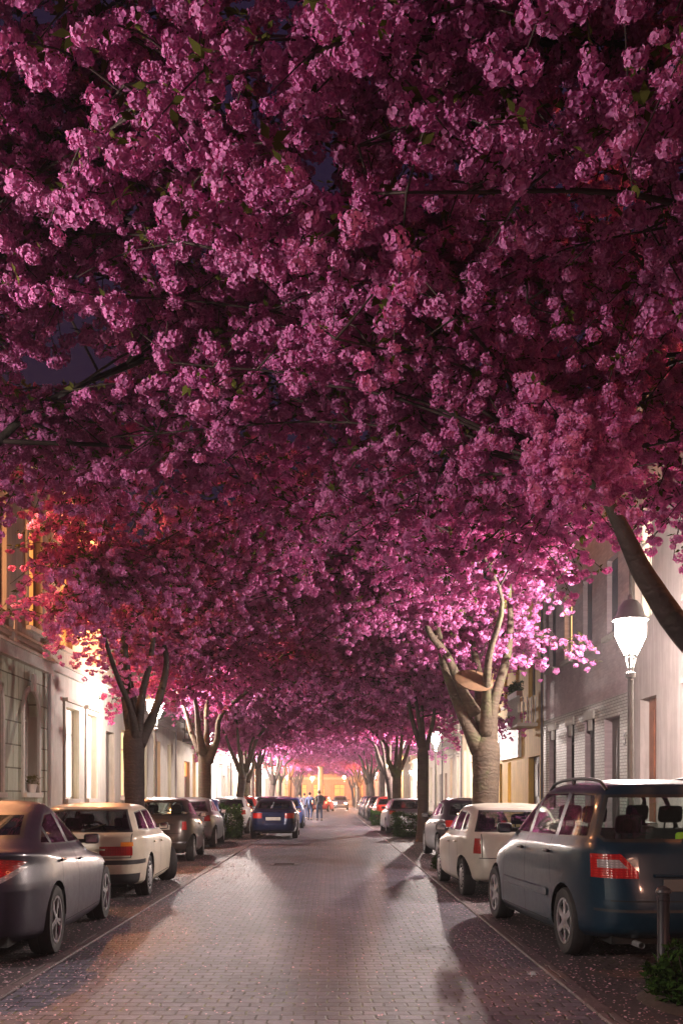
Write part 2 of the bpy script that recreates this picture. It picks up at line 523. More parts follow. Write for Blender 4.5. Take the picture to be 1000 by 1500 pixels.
WCACHE = {}
def window(side, house, u0, u1, z0, z1, pane, frame, sill=True, shutters=None, arch=False, surround=None, depth=.2, slats=False):
    key = (side, round(u1 - u0, 3), round(z1 - z0, 3), pane, frame, sill, shutters, arch, surround, depth)
    if key in WCACHE:
        o, du, dz = WCACHE[key]
        c = copy_tree(o)
        c.parent = house
        c.location = (0, u0 - du, z0 - dz)
        return c
    fr = MB(); t = .055
    def F(a, bb, c, d, e=-depth, g=-depth + .05): fbox(fr, side, a, bb, c, d, e, g)
    F(u0, u0 + t, z0, z1); F(u1 - t, u1, z0, z1); F(u0 + t, u1 - t, z0, z0 + t); F(u0 + t, u1 - t, z1 - t, z1)
    um = (u0 + u1) / 2
    if u1 - u0 > .7: F(um - .03, um + .03, z0 + t, z1 - t, -depth, -depth + .045)
    if z1 - z0 > 1.2:
        zt = z0 + (z1 - z0) * .72
        F(u0 + t, um - .03, zt - .03, zt + .03, -depth, -depth + .047); F(um + .03, u1 - t, zt - .03, zt + .03, -depth, -depth + .047)
    o = fr.build('window', M[frame], house)
    pn = MB()
    fbox(pn, side, u0 + .01, u1 - .01, z0 + .01, z1 - .01, -depth - .03, -depth + .015)
    pn.build('pane', M[pane], o)
    if sill:
        s = MB(); fbox(s, side, u0 - .1, u1 + .1, z0 - .12, z0 - .002, -depth + .06, .13)
        s.build('sill', M['sill'], o)
    if surround:
        s = MB(); w = .14
        fbox(s, side, u0 - w, u0, z0, z1 + w, .001, .05); fbox(s, side, u1, u1 + w, z0, z1 + w, .001, .05)
        fbox(s, side, u0, u1, z1, z1 + w, .001, .05)
        fbox(s, side, u0 - w - .08, u1 + w + .08, z1 + w, z1 + w + .1, .001, .15)
        s.build('surround', M[surround], o)
    if shutters:
        w = (u1 - u0) / 2
        for (a, bb) in ((u0 - w - .02, u0 - .02), (u1 + .02, u1 + w + .02)):
            s = MB(); e = .05
            fbox(s, side, a, a + e, z0, z1, .02, .06); fbox(s, side, bb - e, bb, z0, z1, .02, .06)
            fbox(s, side, a + e, bb - e, z0, z0 + .07, .02, .06); fbox(s, side, a + e, bb - e, z1 - .07, z1, .02, .06)
            k = z0 + .08
            while k < z1 - .1:
                fbox(s, side, a + e, bb - e, k, k + .028, .025, .052); k += .045
            s.build('shutter', M[shutters], o)
    if slats:
        s = MB(); k = z0 + .02
        while k < z1 - .04:
            fbox(s, side, u0 + .02, u1 - .02, k, k + .034, -depth + .055, -depth + .085); k += .05
        s.build('shutter', M[slats], o)
    WCACHE[key] = (o, u0, z0)
    return o

def facade(b, side, u0, u1, z0, z1, holes, depth=.2, m=0, m_rev=0):
    us = sorted({u0, u1, *[h[0] for h in holes], *[h[1] for h in holes]})
    zs = sorted({z0, z1, *[h[2] for h in holes], *[h[3] for h in holes]})
    us = [u for u in us if u0 <= u <= u1]; zs = [z for z in zs if z0 <= z <= z1]
    for i in range(len(us) - 1):
        for j in range(len(zs) - 1):
            cu, cz = (us[i] + us[i + 1]) / 2, (zs[j] + zs[j + 1]) / 2
            if any(h[0] < cu < h[1] and h[2] < cz < h[3] for h in holes): continue
            q = [wm(side, us[i], zs[j], 0), wm(side, us[i + 1], zs[j], 0), wm(side, us[i + 1], zs[j + 1], 0), wm(side, us[i], zs[j + 1], 0)]
            if side < 0: pass
            else: q.reverse()
            b.add(q, [(0, 1, 2, 3)], m)
    D = -depth - .25
    for h in holes:
        a, c, e, g = h[:4]
        b.add([wm(side, a, e, 0), wm(side, a, g, 0), wm(side, a, g, D), wm(side, a, e, D)], [(0, 1, 2, 3)], m_rev)
        b.add([wm(side, c, e, 0), wm(side, c, g, 0), wm(side, c, g, D), wm(side, c, e, D)], [(3, 2, 1, 0)], m_rev)
        b.add([wm(side, a, g, 0), wm(side, c, g, 0), wm(side, c, g, D), wm(side, a, g, D)], [(0, 1, 2, 3)], m_rev)
        b.add([wm(side, a, e, 0), wm(side, c, e, 0), wm(side, c, e, D), wm(side, a, e, D)], [(3, 2, 1, 0)], m_rev)

def house(side, u0, u1, H, wall, label, wins=(), doors=(), courses=(), plinth=.7, ground=None, ground_h=0, holes_extra=(), cat='house', group=None, name='townhouse'):
    """wins: (u0,u1,z0,z1,pane,frame,opts) ; doors: (u0,u1,z1,mat) ; courses: (z, height, out)"""
    root = empty(name, (0, 0, 0))
    tag(root, label, cat, group)
    g0, g1 = u0 + .012, u1 - .012
    holes = [w[:4] for w in wins] + [(d[0], d[1], .12, d[2]) for d in doors] + list(holes_extra)
    b = MB()
    zg = ground_h if ground else 0
    def zsplit(lo, hi):
        return [(h[0], h[1], max(h[2], lo), min(h[3], hi)) for h in holes if h[3] > lo and h[2] < hi]
    if ground:
        facade(b, side, g0, g1, 0, zg, zsplit(0, zg), m=1)
    facade(b, side, g0, g1, zg, H, zsplit(zg, H), m=0)
    # party walls and back
    X = lambda d: wm(side, 0, 0, d)[0]
    for u in (g0, g1):
        b.add([(X(0), u, 0), (X(-9), u, 0), (X(-9), u, H), (X(0), u, H)], [(0, 1, 2, 3)])
        b.add([(X(0), u, H), (X(-9), u, H), (X(-4.5), u, H + 3)], [(0, 1, 2)])
    b.add([(X(-9), g0, 0), (X(-9), g1, 0), (X(-9), g1, H), (X(-9), g0, H)], [(0, 1, 2, 3)])
    b.build('wall', [M[wall], M[ground] if ground else M[wall]], root)
    rf = MB()
    for s in (0, 1):
        a = X(.35) if s == 0 else X(-9.3)
        rf.add([(a, g0, H - .05), (a, g1, H - .05), (X(-4.5), g1, H + 3.1), (X(-4.5), g0, H + 3.1),
                (a, g0, H + .07), (a, g1, H + .07), (X(-4.5), g1, H + 3.25), (X(-4.5), g0, H + 3.25)],
               [(0, 1, 2, 3), (7, 6, 5, 4), (0, 4, 5, 1), (0, 3, 7, 4), (1, 5, 6, 2)])
    rf.build('roof', M['roof'], root)
    for w in wins:
        kw = w[6] if len(w) > 6 else {}
        window(side, root, *w[:6], **kw)
    for d in doors:
        db = MB()
        fbox(db, side, d[0], d[1], .12, d[2], -.26, -.2)
        n = 2 if d[1] - d[0] > 1.05 else 1
        wd = (d[1] - d[0]) / n
        for k in range(n):
            a = d[0] + k * wd
            for (za, zb) in ((.12 + .15, .12 + (d[2] - .12) * .42), (.12 + (d[2] - .12) * .5, d[2] - .25)):
                fbox(db, side, a + .14, a + wd - .14, za, zb, -.199, -.17)
        do = db.build('door', M[d[3]], root)
        hb = MB(); fbox(hb, side, d[0] + .06, d[0] + .1, 1.15, 1.30, -.199, -.13)
        hb.build('handle', M['chrome'], do)
    if courses:
        cb = MB()
        for (z, h, out) in courses:
            fbox(cb, side, g0, g1, z, z + h, .001, out)
            fbox(cb, side, g0, g1, z + h, z + h + .06, .001, out + .07)
        cb.build('cornice', M['sill'] if side < 0 else M[wall], root)
    if plinth:
        pb = MB()
        us = [g0] + sum([[d[0], d[1]] for d in sorted(doors)], []) + [g1]
        for k in range(0, len(us), 2):
            if us[k + 1] - us[k] > .05: fbox(pb, side, us[k], us[k + 1], 0, plinth, .001, .05)
        pb.build('plinth', M['sill'], root)
    # downpipe at the far party wall
    dp = MB()
    x = X(.08)
    dp.tube([(x, g1 - .12, .15), (x, g1 - .12, H - .3)], .045, 8)
    dp.build('downpipe', M['frame_dark'] if side > 0 else M['hubcap'], root)
    return root

M['w_green'] = plaster('pale_green_stucco', (.42, .45, .34), brick=(.85, .55, .018, (.30, .28, .22), .03, .85))
M['w_grey_ochre'] = plaster('greyed_ochre_stucco', (.36, .32, .27))
M['w_cream'] = plaster('cream_stucco', (.46, .41, .33))
M['w_white'] = plaster('white_stucco', (.50, .47, .42))
M['w_pink'] = plaster('rose_brick', (.47, .365, .38), streak=False, brick=(.24, .075, .008, (.86, .84, .84), .006, .75))
M['w_tile'] = plaster('white_glazed_brick', (.52, .51, .47), streak=False, brick=(.24, .078, .010, (.30, .28, .27), .01, .62))
M['w_grey'] = plaster('pale_grey_render', (.48, .42, .40))
M['w_yellow'] = plaster('ochre_yellow_render', (.62, .39, .09))
M['w_sand'] = plaster('sand_render', (.55, .46, .32))
M['w_rose'] = plaster('old_rose_render', (.50, .32, .28))
M['w_redbrick'] = plaster('red_brick', (.26, .10, .07), brick=(.24, .075, .01, (.9, .85, .8), .008, .8))

S = dict
# ---- left side
house(-1, 2, 26.2, 10.6, 'w_grey_ochre', 'pale green rusticated house with round arched window, beside the dark grey saloon',
      wins=[(a, a + 1.15, 5.75, 8.3, p, 'frame_dark', S(surround='w_grey_ochre', sill=True)) for a, p in ((24.45, 'pane_amber'), (21.6, 'pane_dark'), (18.6, 'pane_dark'), (15.4, 'pane_warm'), (12, 'pane_dark'), (8.6, 'pane_dark'), (5, 'pane_dark'))]
      + [(a, a + 1.2, 1.62, 4.15, p, 'frame_white', S(sill=True, depth=.3)) for a, p in ((24.1, 'pane_curtain'), (21.3, 'pane_curtain'), (18.3, 'pane_dark'), (12.0, 'pane_dark'), (8.8, 'pane_curtain'))],
      doors=[(15.2, 16.5, 3.3, 'door_dark')], courses=[(4.75, .28, .16), (5.25, .1, .08), (9.6, .4, .35)], ground='w_green', ground_h=4.75, plinth=.9)
# arch heads over the ground-floor windows of that house
def arch_head(side, root, u0, u1, z1, mat, frame_w=.13):
    b = MB(); uc = (u0 + u1) / 2; r = (u1 - u0) / 2; zc = z1 - r; n = 14
    # spandrels fill the corners of the square opening
    for s in (-1, 1):
        pts = [(uc + s * r * math.cos(PI / 2 * k / n), zc + r * math.sin(PI / 2 * k / n)) for k in range(n + 1)]
        corner = (uc + s * r, z1)
        for k in range(n):
            vs = [wm(side, *corner, .002), wm(side, *pts[k], .002), wm(side, *pts[k + 1], .002),
                  wm(side, *corner, -.2), wm(side, *pts[k], -.2), wm(side, *pts[k + 1], -.2)]
            b.add(vs, [(0, 1, 2), (5, 4, 3), (1, 4, 5, 2)])
    o = b.build('arch_spandrel', mat, root)
    b = MB()
    for k in range(2 * n):
        a0, a1 = PI * k / (2 * n), PI * (k + 1) / (2 * n)
        vs = []
        for (rr) in (r, r + frame_w):
            for a in (a0, a1):
                for d in (.003, .06):
                    vs.append(wm(side, uc + rr * math.cos(a), zc + rr * math.sin(a), d))
        b.add(vs, [(1, 3, 7, 5), (0, 2, 3, 1), (4, 5, 7, 6)])
    fbox(b, side, u0 - frame_w, u0, z1 - r - 2.0, zc, .003, .06); fbox(b, side, u1, u1 + frame_w, z1 - r - 2.0, zc, .003, .06)
    fbox(b, side, uc - .12, uc + .12, z1 - .02, z1 + .42, .061, .12)
    b.build('arch_moulding', M['sill'], root)
hA = bpy.data.objects['townhouse']
for a in (24.1, 21.3, 18.3, 12.0, 8.8): arch_head(-1, hA, a, a + 1.2, 4.15, M['w_green'])
# consoles under the upper sills
for k in range(8):
    b = MB(); fbox(b, -1, 25.95 - k * 2.9, 26.13 - k * 2.9, 5.15, 5.75, .001, .14)
    b.build('console', M['sill'], hA)
house(-1, 26.2, 38.2, 10.2, 'w_cream', 'cream stucco house with tall brightly lit ground floor windows behind the cream estate',
      wins=[(27.9, 29.3, 1.45, 4.05, 'pane_white', 'frame_white', S(surround='w_white')), (30.3, 31.6, 1.45, 4.05, 'pane_white', 'frame_white', S(surround='w_white')),
            (35.4, 36.6, 1.5, 3.9, 'pane_warm', 'frame_white', S()),
            (27.4, 28.75, 5.7, 8.35, 'pane_amber', 'frame_white', S()), (31.2, 32.5, 5.7, 8.35, 'pane_warm', 'frame_white', S()), (35.2, 36.4, 5.7, 8.35, 'pane_dark', 'frame_white', S())],
      doors=[(33.0, 34.3, 3.7, 'door_dark')], courses=[(4.9, .2, .12), (9.3, .4, .3)], ground='w_white', ground_h=4.9)
house(-1, 38.2, 47.5, 9.8, 'w_white', 'white house with narrow lit windows, one red framed, behind the small hatchbacks',
      wins=[(39.4, 40.3, 1.3, 3.9, 'pane_cream', 'frame_white', S()), (42.6, 43.5, 1.3, 3.9, 'pane_warm', 'door_red', S()), (45.4, 46.4, 1.3, 3.9, 'pane_cream', 'frame_white', S()),
            (39.6, 40.6, 5.3, 7.6, 'pane_dark', 'frame_white', S()), (42.6, 43.6, 5.3, 7.6, 'pane_dark', 'frame_white', S()), (45.3, 46.3, 5.3, 7.6, 'pane_warm', 'frame_white', S())],
      courses=[(4.6, .18, .1), (8.9, .35, .3)])
hb = house(-1, 47.5, 56.5, 10.4, 'w_sand', 'sandstone coloured house with balcony above an arched entrance glowing orange',
      wins=[(53.6, 54.9, 1.3, 3.8, 'pane_warm', 'frame_white', S()), (48.6, 49.7, 5.3, 7.8, 'pane_dark', 'frame_white', S()), (51.2, 52.4, 4.9, 7.6, 'pane_warm', 'frame_white', S()), (54, 55.2, 5.3, 7.8, 'pane_dark', 'frame_white', S())],
      doors=[(50.6, 52.6, 3.3, 'door_red')], courses=[(9.5, .35, .3)])
b = MB()
fbox(b, -1, 50.0, 53.3, 4.25, 4.42, .001, 1.0)
for k in range(17): fbox(b, -1, 50.02 + k * .2, 50.05 + k * .2, 4.42, 5.3, .95, .98)
fbox(b, -1, 50.0, 53.25, 5.3, 5.34, .93, .99)
for u in (50.0, 53.25):
    for k in range(5): fbox(b, -1, u, u + .03, 4.42, 5.34, .1 + k * .2, .13 + k * .2)
b.build('balcony', M['iron'], hb)
fan = MB()
fbox(fan, -1, 50.65, 52.55, 2.55, 3.28, -.19, -.16)
fan.build('fanlight', M['pane_amber'], hb)
pal = ['w_cream', 'w_white', 'w_sand', 'w_grey', 'w_rose', 'w_yellow', 'w_redbrick', 'w_green']
desc = {'w_cream': 'cream stucco', 'w_white': 'white stucco', 'w_sand': 'sand coloured', 'w_grey': 'pale grey', 'w_rose': 'old rose', 'w_yellow': 'ochre yellow', 'w_redbrick': 'red brick', 'w_green': 'pale green'}
rnd = random.Random(11)
ORD = ['third', 'fourth', 'fifth', 'sixth', 'seventh', 'eighth', 'ninth', 'tenth', 'eleventh', 'twelfth', 'thirteenth', 'fourteenth', 'fifteenth', 'sixteenth']
def gen_house(side, u0, u1, wall, label, lit=.5, H=None):
    H = H or rnd.uniform(9.2, 11.4)
    n = max(2, int((u1 - u0) / 2.7)); st = (u1 - u0) / n
    di = rnd.randrange(n); wins = []; doors = []
    ww = rnd.choice([.95, 1.1, 1.2]); z0 = rnd.choice([1.2, 1.4])
    fr = rnd.choice(['frame_white', 'frame_white', 'frame_dark'])
    for i in range(n):
        c = u0 + st * (i + .5)
        if i == di: doors.append((c - .55, c + .55, 2.9, rnd.choice(['door_brown', 'door_dark', 'door_red'])))
        else:
            wins.append((c - ww / 2, c + ww / 2, z0, z0 + 2.3, rnd.choice(['pane_cream', 'pane_warm', 'pane_white']) if rnd.random() < lit else 'pane_dark', fr, S(surround='w_white' if wall != 'w_white' else None)))
        wins.append((c - ww / 2, c + ww / 2, 5.1, 7.3, rnd.choice(['pane_warm', 'pane_amber']) if rnd.random() < lit * .5 else 'pane_dark', fr, S()))
    return house(side, u0, u1, H, wall, label, wins, doors, [(4.3, .15, .1), (H - .8, .35, .28)])
ys = [56.5, 65, 74, 88]
for k, wl in enumerate(['w_white', 'w_cream', 'w_sand']):
    gen_house(-1, ys[k], ys[k + 1], wl, '%s terrace house, %s beyond the balcony house lantern side' % (desc[wl], ['first', 'second', 'third and last'][k]), .75)
ys = [97, 107, 118, 130, 143, 158]
for k, wl in enumerate(['w_redbrick', 'w_cream', 'w_white', 'w_rose', 'w_sand']):
    gen_house(-1, ys[k], ys[k + 1], wl, 'far %s house beyond the crossing, on the side with the row of lanterns' % desc[wl], .6)

# ---- right side
house(1, 2, 23.0, 10.4, 'w_grey', 'smooth pale grey house behind the lantern with tall door recess and lit upper window',
      wins=[(21.65, 22.85, 5.5, 8.0, 'pane_cream', 'frame_white', S(sill=False)), (18.2, 19.4, 5.5, 8.0, 'pane_dark', 'frame_white', S()), (14.5, 15.7, 5.5, 8.0, 'pane_dark', 'frame_white', S()), (10, 11.2, 5.5, 8, 'pane_warm', 'frame_white', S()),
            (18.1, 19.3, 1.3, 3.6, 'pane_curtain', 'frame_white', S(surround='w_white')), (14.3, 15.5, 1.3, 3.6, 'pane_dark', 'frame_white', S(surround='w_white')), (9, 10.2, 1.3, 3.6, 'pane_dark', 'frame_white', S()), (5, 6.2, 1.3, 3.6, 'pane_dark', 'frame_white', S())],
      doors=[(21.35, 22.45, 3.72, 'door_brown')], courses=[(9.6, .35, .25)], plinth=0)
hP = house(1, 23.0, 32.7, 10.4, 'w_pink', 'rose brick house with blue grey shutters above a white glazed brick ground floor',
      wins=[(30.85, 31.85, 1.15, 3.83, 'pane_curtain', 'frame_dark', S(sill=False)), (28.55, 29.5, 1.15, 3.83, 'pane_dark', 'frame_dark', S(sill=False)), (26.35, 27.35, 1.15, 3.83, 'pane_dark', 'frame_dark', S(sill=False))]
      + [(a, a + .95, 5.55, 7.5, p, 'frame_dark', S(slats=sl)) for a, p, sl in ((24.2, 'pane_dark', 'shutter_blue'), (26.6, 'pane_dark', 'shutter_blue'), (28.8, 'pane_warm', False), (30.9, 'pane_dark', 'shutter_blue'))],
      doors=[(24.05, 25.4, 3.5, 'door_dark')], courses=[], ground='w_tile', ground_h=4.0, plinth=0)
for (a, c) in ((30.85, 31.85), (28.55, 29.5), (26.35, 27.35)):
    b = MB()
    fbox(b, 1, a, c, 3.60, 3.82, -.02, .05)
    fbox(b, 1, a + .3, a + .62, 3.3, 3.6, -.02, .02)
    b.build('blind_box', M['sill'], hP)

# the house number beside the door
cu = bpy.data.curves.new('house_number', 'FONT'); cu.body = '5'; cu.size = .42; cu.extrude = .008
num = bpy.data.objects.new('house_number', cu); C.objects.link(num); num.parent = hP
num.rotation_euler = (R(90), 0, R(-90)); num.location = (FXR - .014, 23.72, 2.75)
cu.materials.append(M['frame_dark'])
hY = house(1, 32.7, 43.0, 9.6, 'w_yellow', 'ochre yellow house with pale blank signboard and small flower balcony',
      wins=[(38.6, 39.3, .9, 2.85, 'pane_cream', 'frame_white', S(sill=False)), (40.6, 41.2, .9, 2.85, 'pane_dark', 'frame_white', S(sill=False)),
            (34.0, 35.2, 5.0, 7.1, 'pane_dark', 'frame_white', S(sill=False)), (36.9, 37.6, 5.1, 6.9, 'pane_dark', 'frame_white', S()), (39.4, 40.1, 5.1, 6.9, 'pane_dark', 'frame_white', S()), (41.3, 42.0, 5.1, 6.9, 'pane_warm', 'frame_white', S())],
      doors=[(33.3, 35.2, 2.9, 'door_dark')], courses=[(8.8, .3, .25)], plinth=0)
b = MB()
fbox(b, 1, 33.6, 35.6, 3.9, 4.02, .001, .7)
for k in range(13): fbox(b, 1, 33.62 + k * .16, 33.65 + k * .16, 4.02, 4.9, .66, .69)
for k in range(5):
    fbox(b, 1, 33.6, 33.63, 4.02, 4.9, .06 + k * .14, .09 + k * .14); fbox(b, 1, 35.57, 35.6, 4.02, 4.9, .06 + k * .14, .09 + k * .14)
fbox(b, 1, 33.6, 35.6, 4.9, 4.94, .63, .70)
b.build('balcony', M['sill'], hY)
b = MB()
fbox(b, 1, 36.6, 40.7, 3.05, 4.35, .001, .10)
sg = b.build('signboard', plain('pale_blue_signboard', (.22, .24, .29), .7, var=.08, scale=.5))
tag(sg, 'blank pale blue rectangular signboard fixed to the ochre yellow house', 'signboard')
bf = MB()
fbox(bf, 1, 36.52, 36.6, 2.97, 4.43, .001, .13); fbox(bf, 1, 40.7, 40.78, 2.97, 4.43, .001, .13)
fbox(bf, 1, 36.6, 40.7, 4.35, 4.43, .001, .13); fbox(bf, 1, 36.6, 40.7, 2.97, 3.05, .001, .13)
bf.build('frame', M['frame_white'], sg)
house(1, 43.0, 53.0, 9.9, 'w_sand', 'sand coloured house with tall bright slit windows beside the ochre yellow house',
      wins=[(44.0, 44.8, 1.2, 3.9, 'pane_cream', 'frame_white', S()), (46.6, 47.3, 1.2, 3.9, 'pane_white', 'frame_white', S()), (51.4, 52.2, 1.2, 3.9, 'pane_white', 'frame_white', S()),
            (44.0, 44.9, 5.2, 7.5, 'pane_dark', 'frame_white', S()), (47.5, 48.4, 5.2, 7.5, 'pane_warm', 'frame_white', S()), (51, 51.9, 5.2, 7.5, 'pane_dark', 'frame_white', S())],
      doors=[(48.8, 49.9, 3.2, 'door_brown')], courses=[(4.7, .15, .1), (9, .35, .25)])
ys = [53, 62, 71, 79.5, 88]
for k, wl in enumerate(['w_cream', 'w_white', 'w_sand', 'w_white']):
    gen_house(1, ys[k], ys[k + 1], wl, '%s terrace house, %s after the one with slit windows' % (desc[wl], ['first', 'second', 'third', 'fourth'][k]), .75)
ys = [97, 108, 119, 131, 144, 158]
for k, wl in enumerate(['w_cream', 'w_sand', 'w_rose', 'w_white', 'w_redbrick']):
    gen_house(1, ys[k], ys[k + 1], wl, 'far %s house beyond the crossing, opposite the row of lanterns' % desc[wl], .6)
# building that closes the street, its orange panes added for the far glow
WC0 = dict(WCACHE); WCACHE.clear()
SX, SY = FXL, FXR
hE = house(-1, -14, 14, 9.5, 'w_rose', 'old rose building with added glowing orange panes that closes the far end of the street',
      wins=[(a, a + 1.9, .8, 3.4, 'pane_amber', 'frame_dark', S(sill=False)) for a in (-12, -9, -6, -3, .5, 3.5, 6.5, 9.5)] + [(a, a + 1.2, 5.2, 7.4, 'pane_warm', 'frame_white', S()) for a in (-10, -6, -2, 2, 6, 10)], courses=[(4.2, .3, .2)])
hE.rotation_euler = (0, 0, R(-90)); hE.location = (0, 158.6 - 7.5 + 8, 0)
WCACHE.clear()

# ================================================================== street lamps
M['lamp_metal'] = plain('grey_green_lamp_paint', (.17, .18, .165), .45, .3)
m, nt, p = newmat('lamp_glass')
out = nt.nodes['Material Output']
tr = N(nt, 'ShaderNodeBsdfTransparent'); tl = N(nt, 'ShaderNodeBsdfTranslucent'); tl.inputs[0].default_value = (1, .95, .85, 1)
mx = N(nt, 'ShaderNodeMixShader'); mx.inputs[0].default_value = .11
nt.links.new(tr.outputs[0], mx.inputs[1]); nt.links.new(tl.outputs[0], mx.inputs[2]); nt.links.new(mx.outputs[0], out.inputs[0])
M['lamp_glass'] = m
def make_lamp(x, y, label, power=1.0, col=None, base_z=.115):
    root = empty('street_lamp', (x, y, base_z))
    tag(root, label, 'street lamp', 'lantern street lamps along the pavements')
    b = MB()
    b.lathe([(.0, 0), (.13, 0), (.13, .25), (.105, .32), (.095, .95), (.075, 1.02), (.062, 1.1), (.05, 3.42), (.085, 3.45), (.085, 3.52), (.05, 3.55), (.05, 3.62)], 16)
    b.build('post', M['lamp_metal'], root, smooth=35)
    b = MB()
    n = 6; zb, zt = 3.80, 4.42; rb, rt = .10, .27
    for k in range(n):
        a = 2 * PI * k / n
        ca, sa = math.cos(a), math.sin(a)
        b.tube([(.05 * ca, .05 * sa, 3.6), (rb * ca, rb * sa, zb), (rt * ca, rt * sa, zb + .36), (rt * ca, rt * sa, zt)], .012, 6)
    b.lathe([(rb - .02, zb), (rb + .02, zb), (rb + .02, zb + .03), (rb - .02, zb + .03), (rb - .02, zb)], n)
    b.build('lantern_frame', M['lamp_metal'], root)
    b = MB()
    b.lathe([(rb * .97, zb + .03), (rt * .97, zb + .36), (rt * .97, zt)], n)
    b.build('lantern_glass', M['lamp_glass'], root)
    b = MB()
    b.lathe([(0, zt + .006), (.30, zt), (.30, zt + .03), (.24, zt + .08), (.19, zt + .24), (.12, zt + .33), (.05, zt + .36), (.045, zt + .42), (0.0, zt + .46)], 20)
    b.build('lantern_cap', M['lamp_metal'], root, smooth=50)
    ld = bpy.data.lights.new('lamp_bulb', 'POINT')
    ld.energy = LAMP_W * power
    ld.color = col or LAMP_COL
    ld.shadow_soft_size = .11
    lo = bpy.data.objects.new('lamp_bulb', ld); C.objects.link(lo); lo.parent = root
    lo.location = (0, 0, 4.12)
    return root
make_lamp(5.1, 16.9, 'blazing six-sided lantern on a slim post above the blue green people carrier', .9)
make_lamp(-5.5, 31.0, 'lantern glinting through the fork of the large tree behind the cream estate car', .48)
make_lamp(4.9, 46.5, 'lantern half hidden by the second tree trunk, across from the arched entrance', 1.9)
make_lamp(-6.2, 61.0, 'lantern on thin post, largest of the receding row beyond the arched entrance', 3.0)
make_lamp(-6.2, 77.0, 'lantern next after the largest in the receding row, just before the crossing', 2.6)
make_lamp(-6.2, 105.0, 'lantern just beyond the crossing, third in the receding row', 3)
make_lamp(-6.2, 140.0, 'smallest lantern at the end of the receding row', 3)
make_lamp(5.3, 120.0, 'small far lantern beyond the crossing on the side of the red car', 3)
make_lamp(-5.9, 4.5, 'lantern beside the photographer, by the tail of the dark grey saloon', .62)
make_lamp(4.9, -4.0, 'lantern behind the photographer on the side of the people carrier', .8, (1, .50, .34))

make_lamp(-5.9, 99.5, 'added amber lantern at the far corner of the crossing', 2.6, (1, .42, .14))  # this lamp and the next are added for the far orange glow
make_lamp(5.6, 98.5, 'added amber lantern at the far corner of the crossing, red car side', 2.6, (1, .42, .14))
def added_wall_lamp(x, y, z, sgn, label, power, col):  # amber lights added to tint the blossoms, in place of lit upstairs windows
    root = empty('added_wall_lamp', (x, y, z)); tag(root, label, 'wall lamp')
    b = MB(); b.rbox(-.03, .03, -.09, .09, -.16, .10, .01); b.tube([(0, 0, -.1), (sgn * .22, 0, -.12), (sgn * .3, 0, .0)], .016, 6); b.build('bracket', M['iron'], root)
    b = MB(); b.lathe([(.03, -.02), (.10, .06), (.10, .16)], 12, (sgn * .3, 0, 0)); b.build('lamp_shade', M['lamp_glass'], root)
    ld = bpy.data.lights.new('lamp_bulb', 'POINT'); ld.energy = LAMP_W * power; ld.color = col; ld.shadow_soft_size = .06
    lo = bpy.data.objects.new('lamp_bulb', ld); C.objects.link(lo); lo.parent = root; lo.location = (sgn * .3, 0, .11)
added_wall_lamp(FXL + .04, 18.5, 7.3, 1, 'added amber light high on the pale green house, glowing through the blossoms', .55, (1, .42, .18))
added_wall_lamp(FXR - .04, 9.0, 6.2, -1, 'added amber light high on the smooth grey house, glowing through the blossoms', .22, (1, .34, .14))
added_wall_lamp(FXL + .04, 30.0, 6.9, 1, 'added amber light between the upper windows of the cream house', .6, (1, .36, .12))
make_lamp(-3.0, 158.0, 'added amber lantern in front of the building that closes the street', 3.0, (1, .40, .14))  # this lamp and the next are added to light the end building orange
make_lamp(2.0, 150.0, 'added amber lantern standing just before the end of the street, red car side', 2.0, (1, .35, .12))
# wall lantern that glares between the trunks
root = empty('wall_lantern', (FXR - .02, 82, 3.3)); tag(root, 'glaring wall lantern between the trunks on the house past the red car', 'wall lamp')
b = MB(); b.box(-.03, .0, -.08, .08, -.25, .1); b.tube([(-.02, 0, -.2), (-.25, 0, -.2), (-.35, 0, -.05)], .018, 6); b.build('bracket', M['iron'], root)
b = MB(); b.lathe([(.05, -.03), (.14, .2), (.14, .3)], 8, (-.38, 0, 0)); b.build('shade_glass', M['lamp_glass'], root)
b = MB(); b.lathe([(0, .40), (.06, .38), (.18, .30), (.0, .305)], 12, (-.38, 0, 0)); b.build('cap', M['iron'], root)
ld = bpy.data.lights.new('lamp_bulb', 'POINT'); ld.energy = LAMP_W * 1.3; ld.color = (1, .9, .75); ld.shadow_soft_size = .16
lo = bpy.data.objects.new('lamp_bulb', ld); C.objects.link(lo); lo.parent = root; lo.location = (-.38, 0, .13)

# ================================================================== cherry trees
rng = np.random.default_rng(5)

def rot_mats(n, rg, tilt=None):
    "n random rotations; with tilt, about the vertical plus a lean of up to tilt"
    a = rg.uniform(0, 2 * PI, n)
    ca, sa = np.cos(a), np.sin(a)
    Z = np.zeros((n, 3, 3)); Z[:, 0, 0] = ca; Z[:, 0, 1] = -sa; Z[:, 1, 0] = sa; Z[:, 1, 1] = ca; Z[:, 2, 2] = 1
    t = rg.uniform(0, tilt if tilt else PI, n); b = rg.uniform(0, 2 * PI, n)
    ct, st = np.cos(t), np.sin(t)
    X = np.zeros((n, 3, 3)); X[:, 0, 0] = 1; X[:, 1, 1] = ct; X[:, 1, 2] = -st; X[:, 2, 1] = st; X[:, 2, 2] = ct
    cb, sb = np.cos(b), np.sin(b)
    Y = np.zeros((n, 3, 3)); Y[:, 0, 0] = cb; Y[:, 0, 1] = -sb; Y[:, 1, 0] = sb; Y[:, 1, 1] = cb; Y[:, 2, 2] = 1
    return Y @ X @ Z

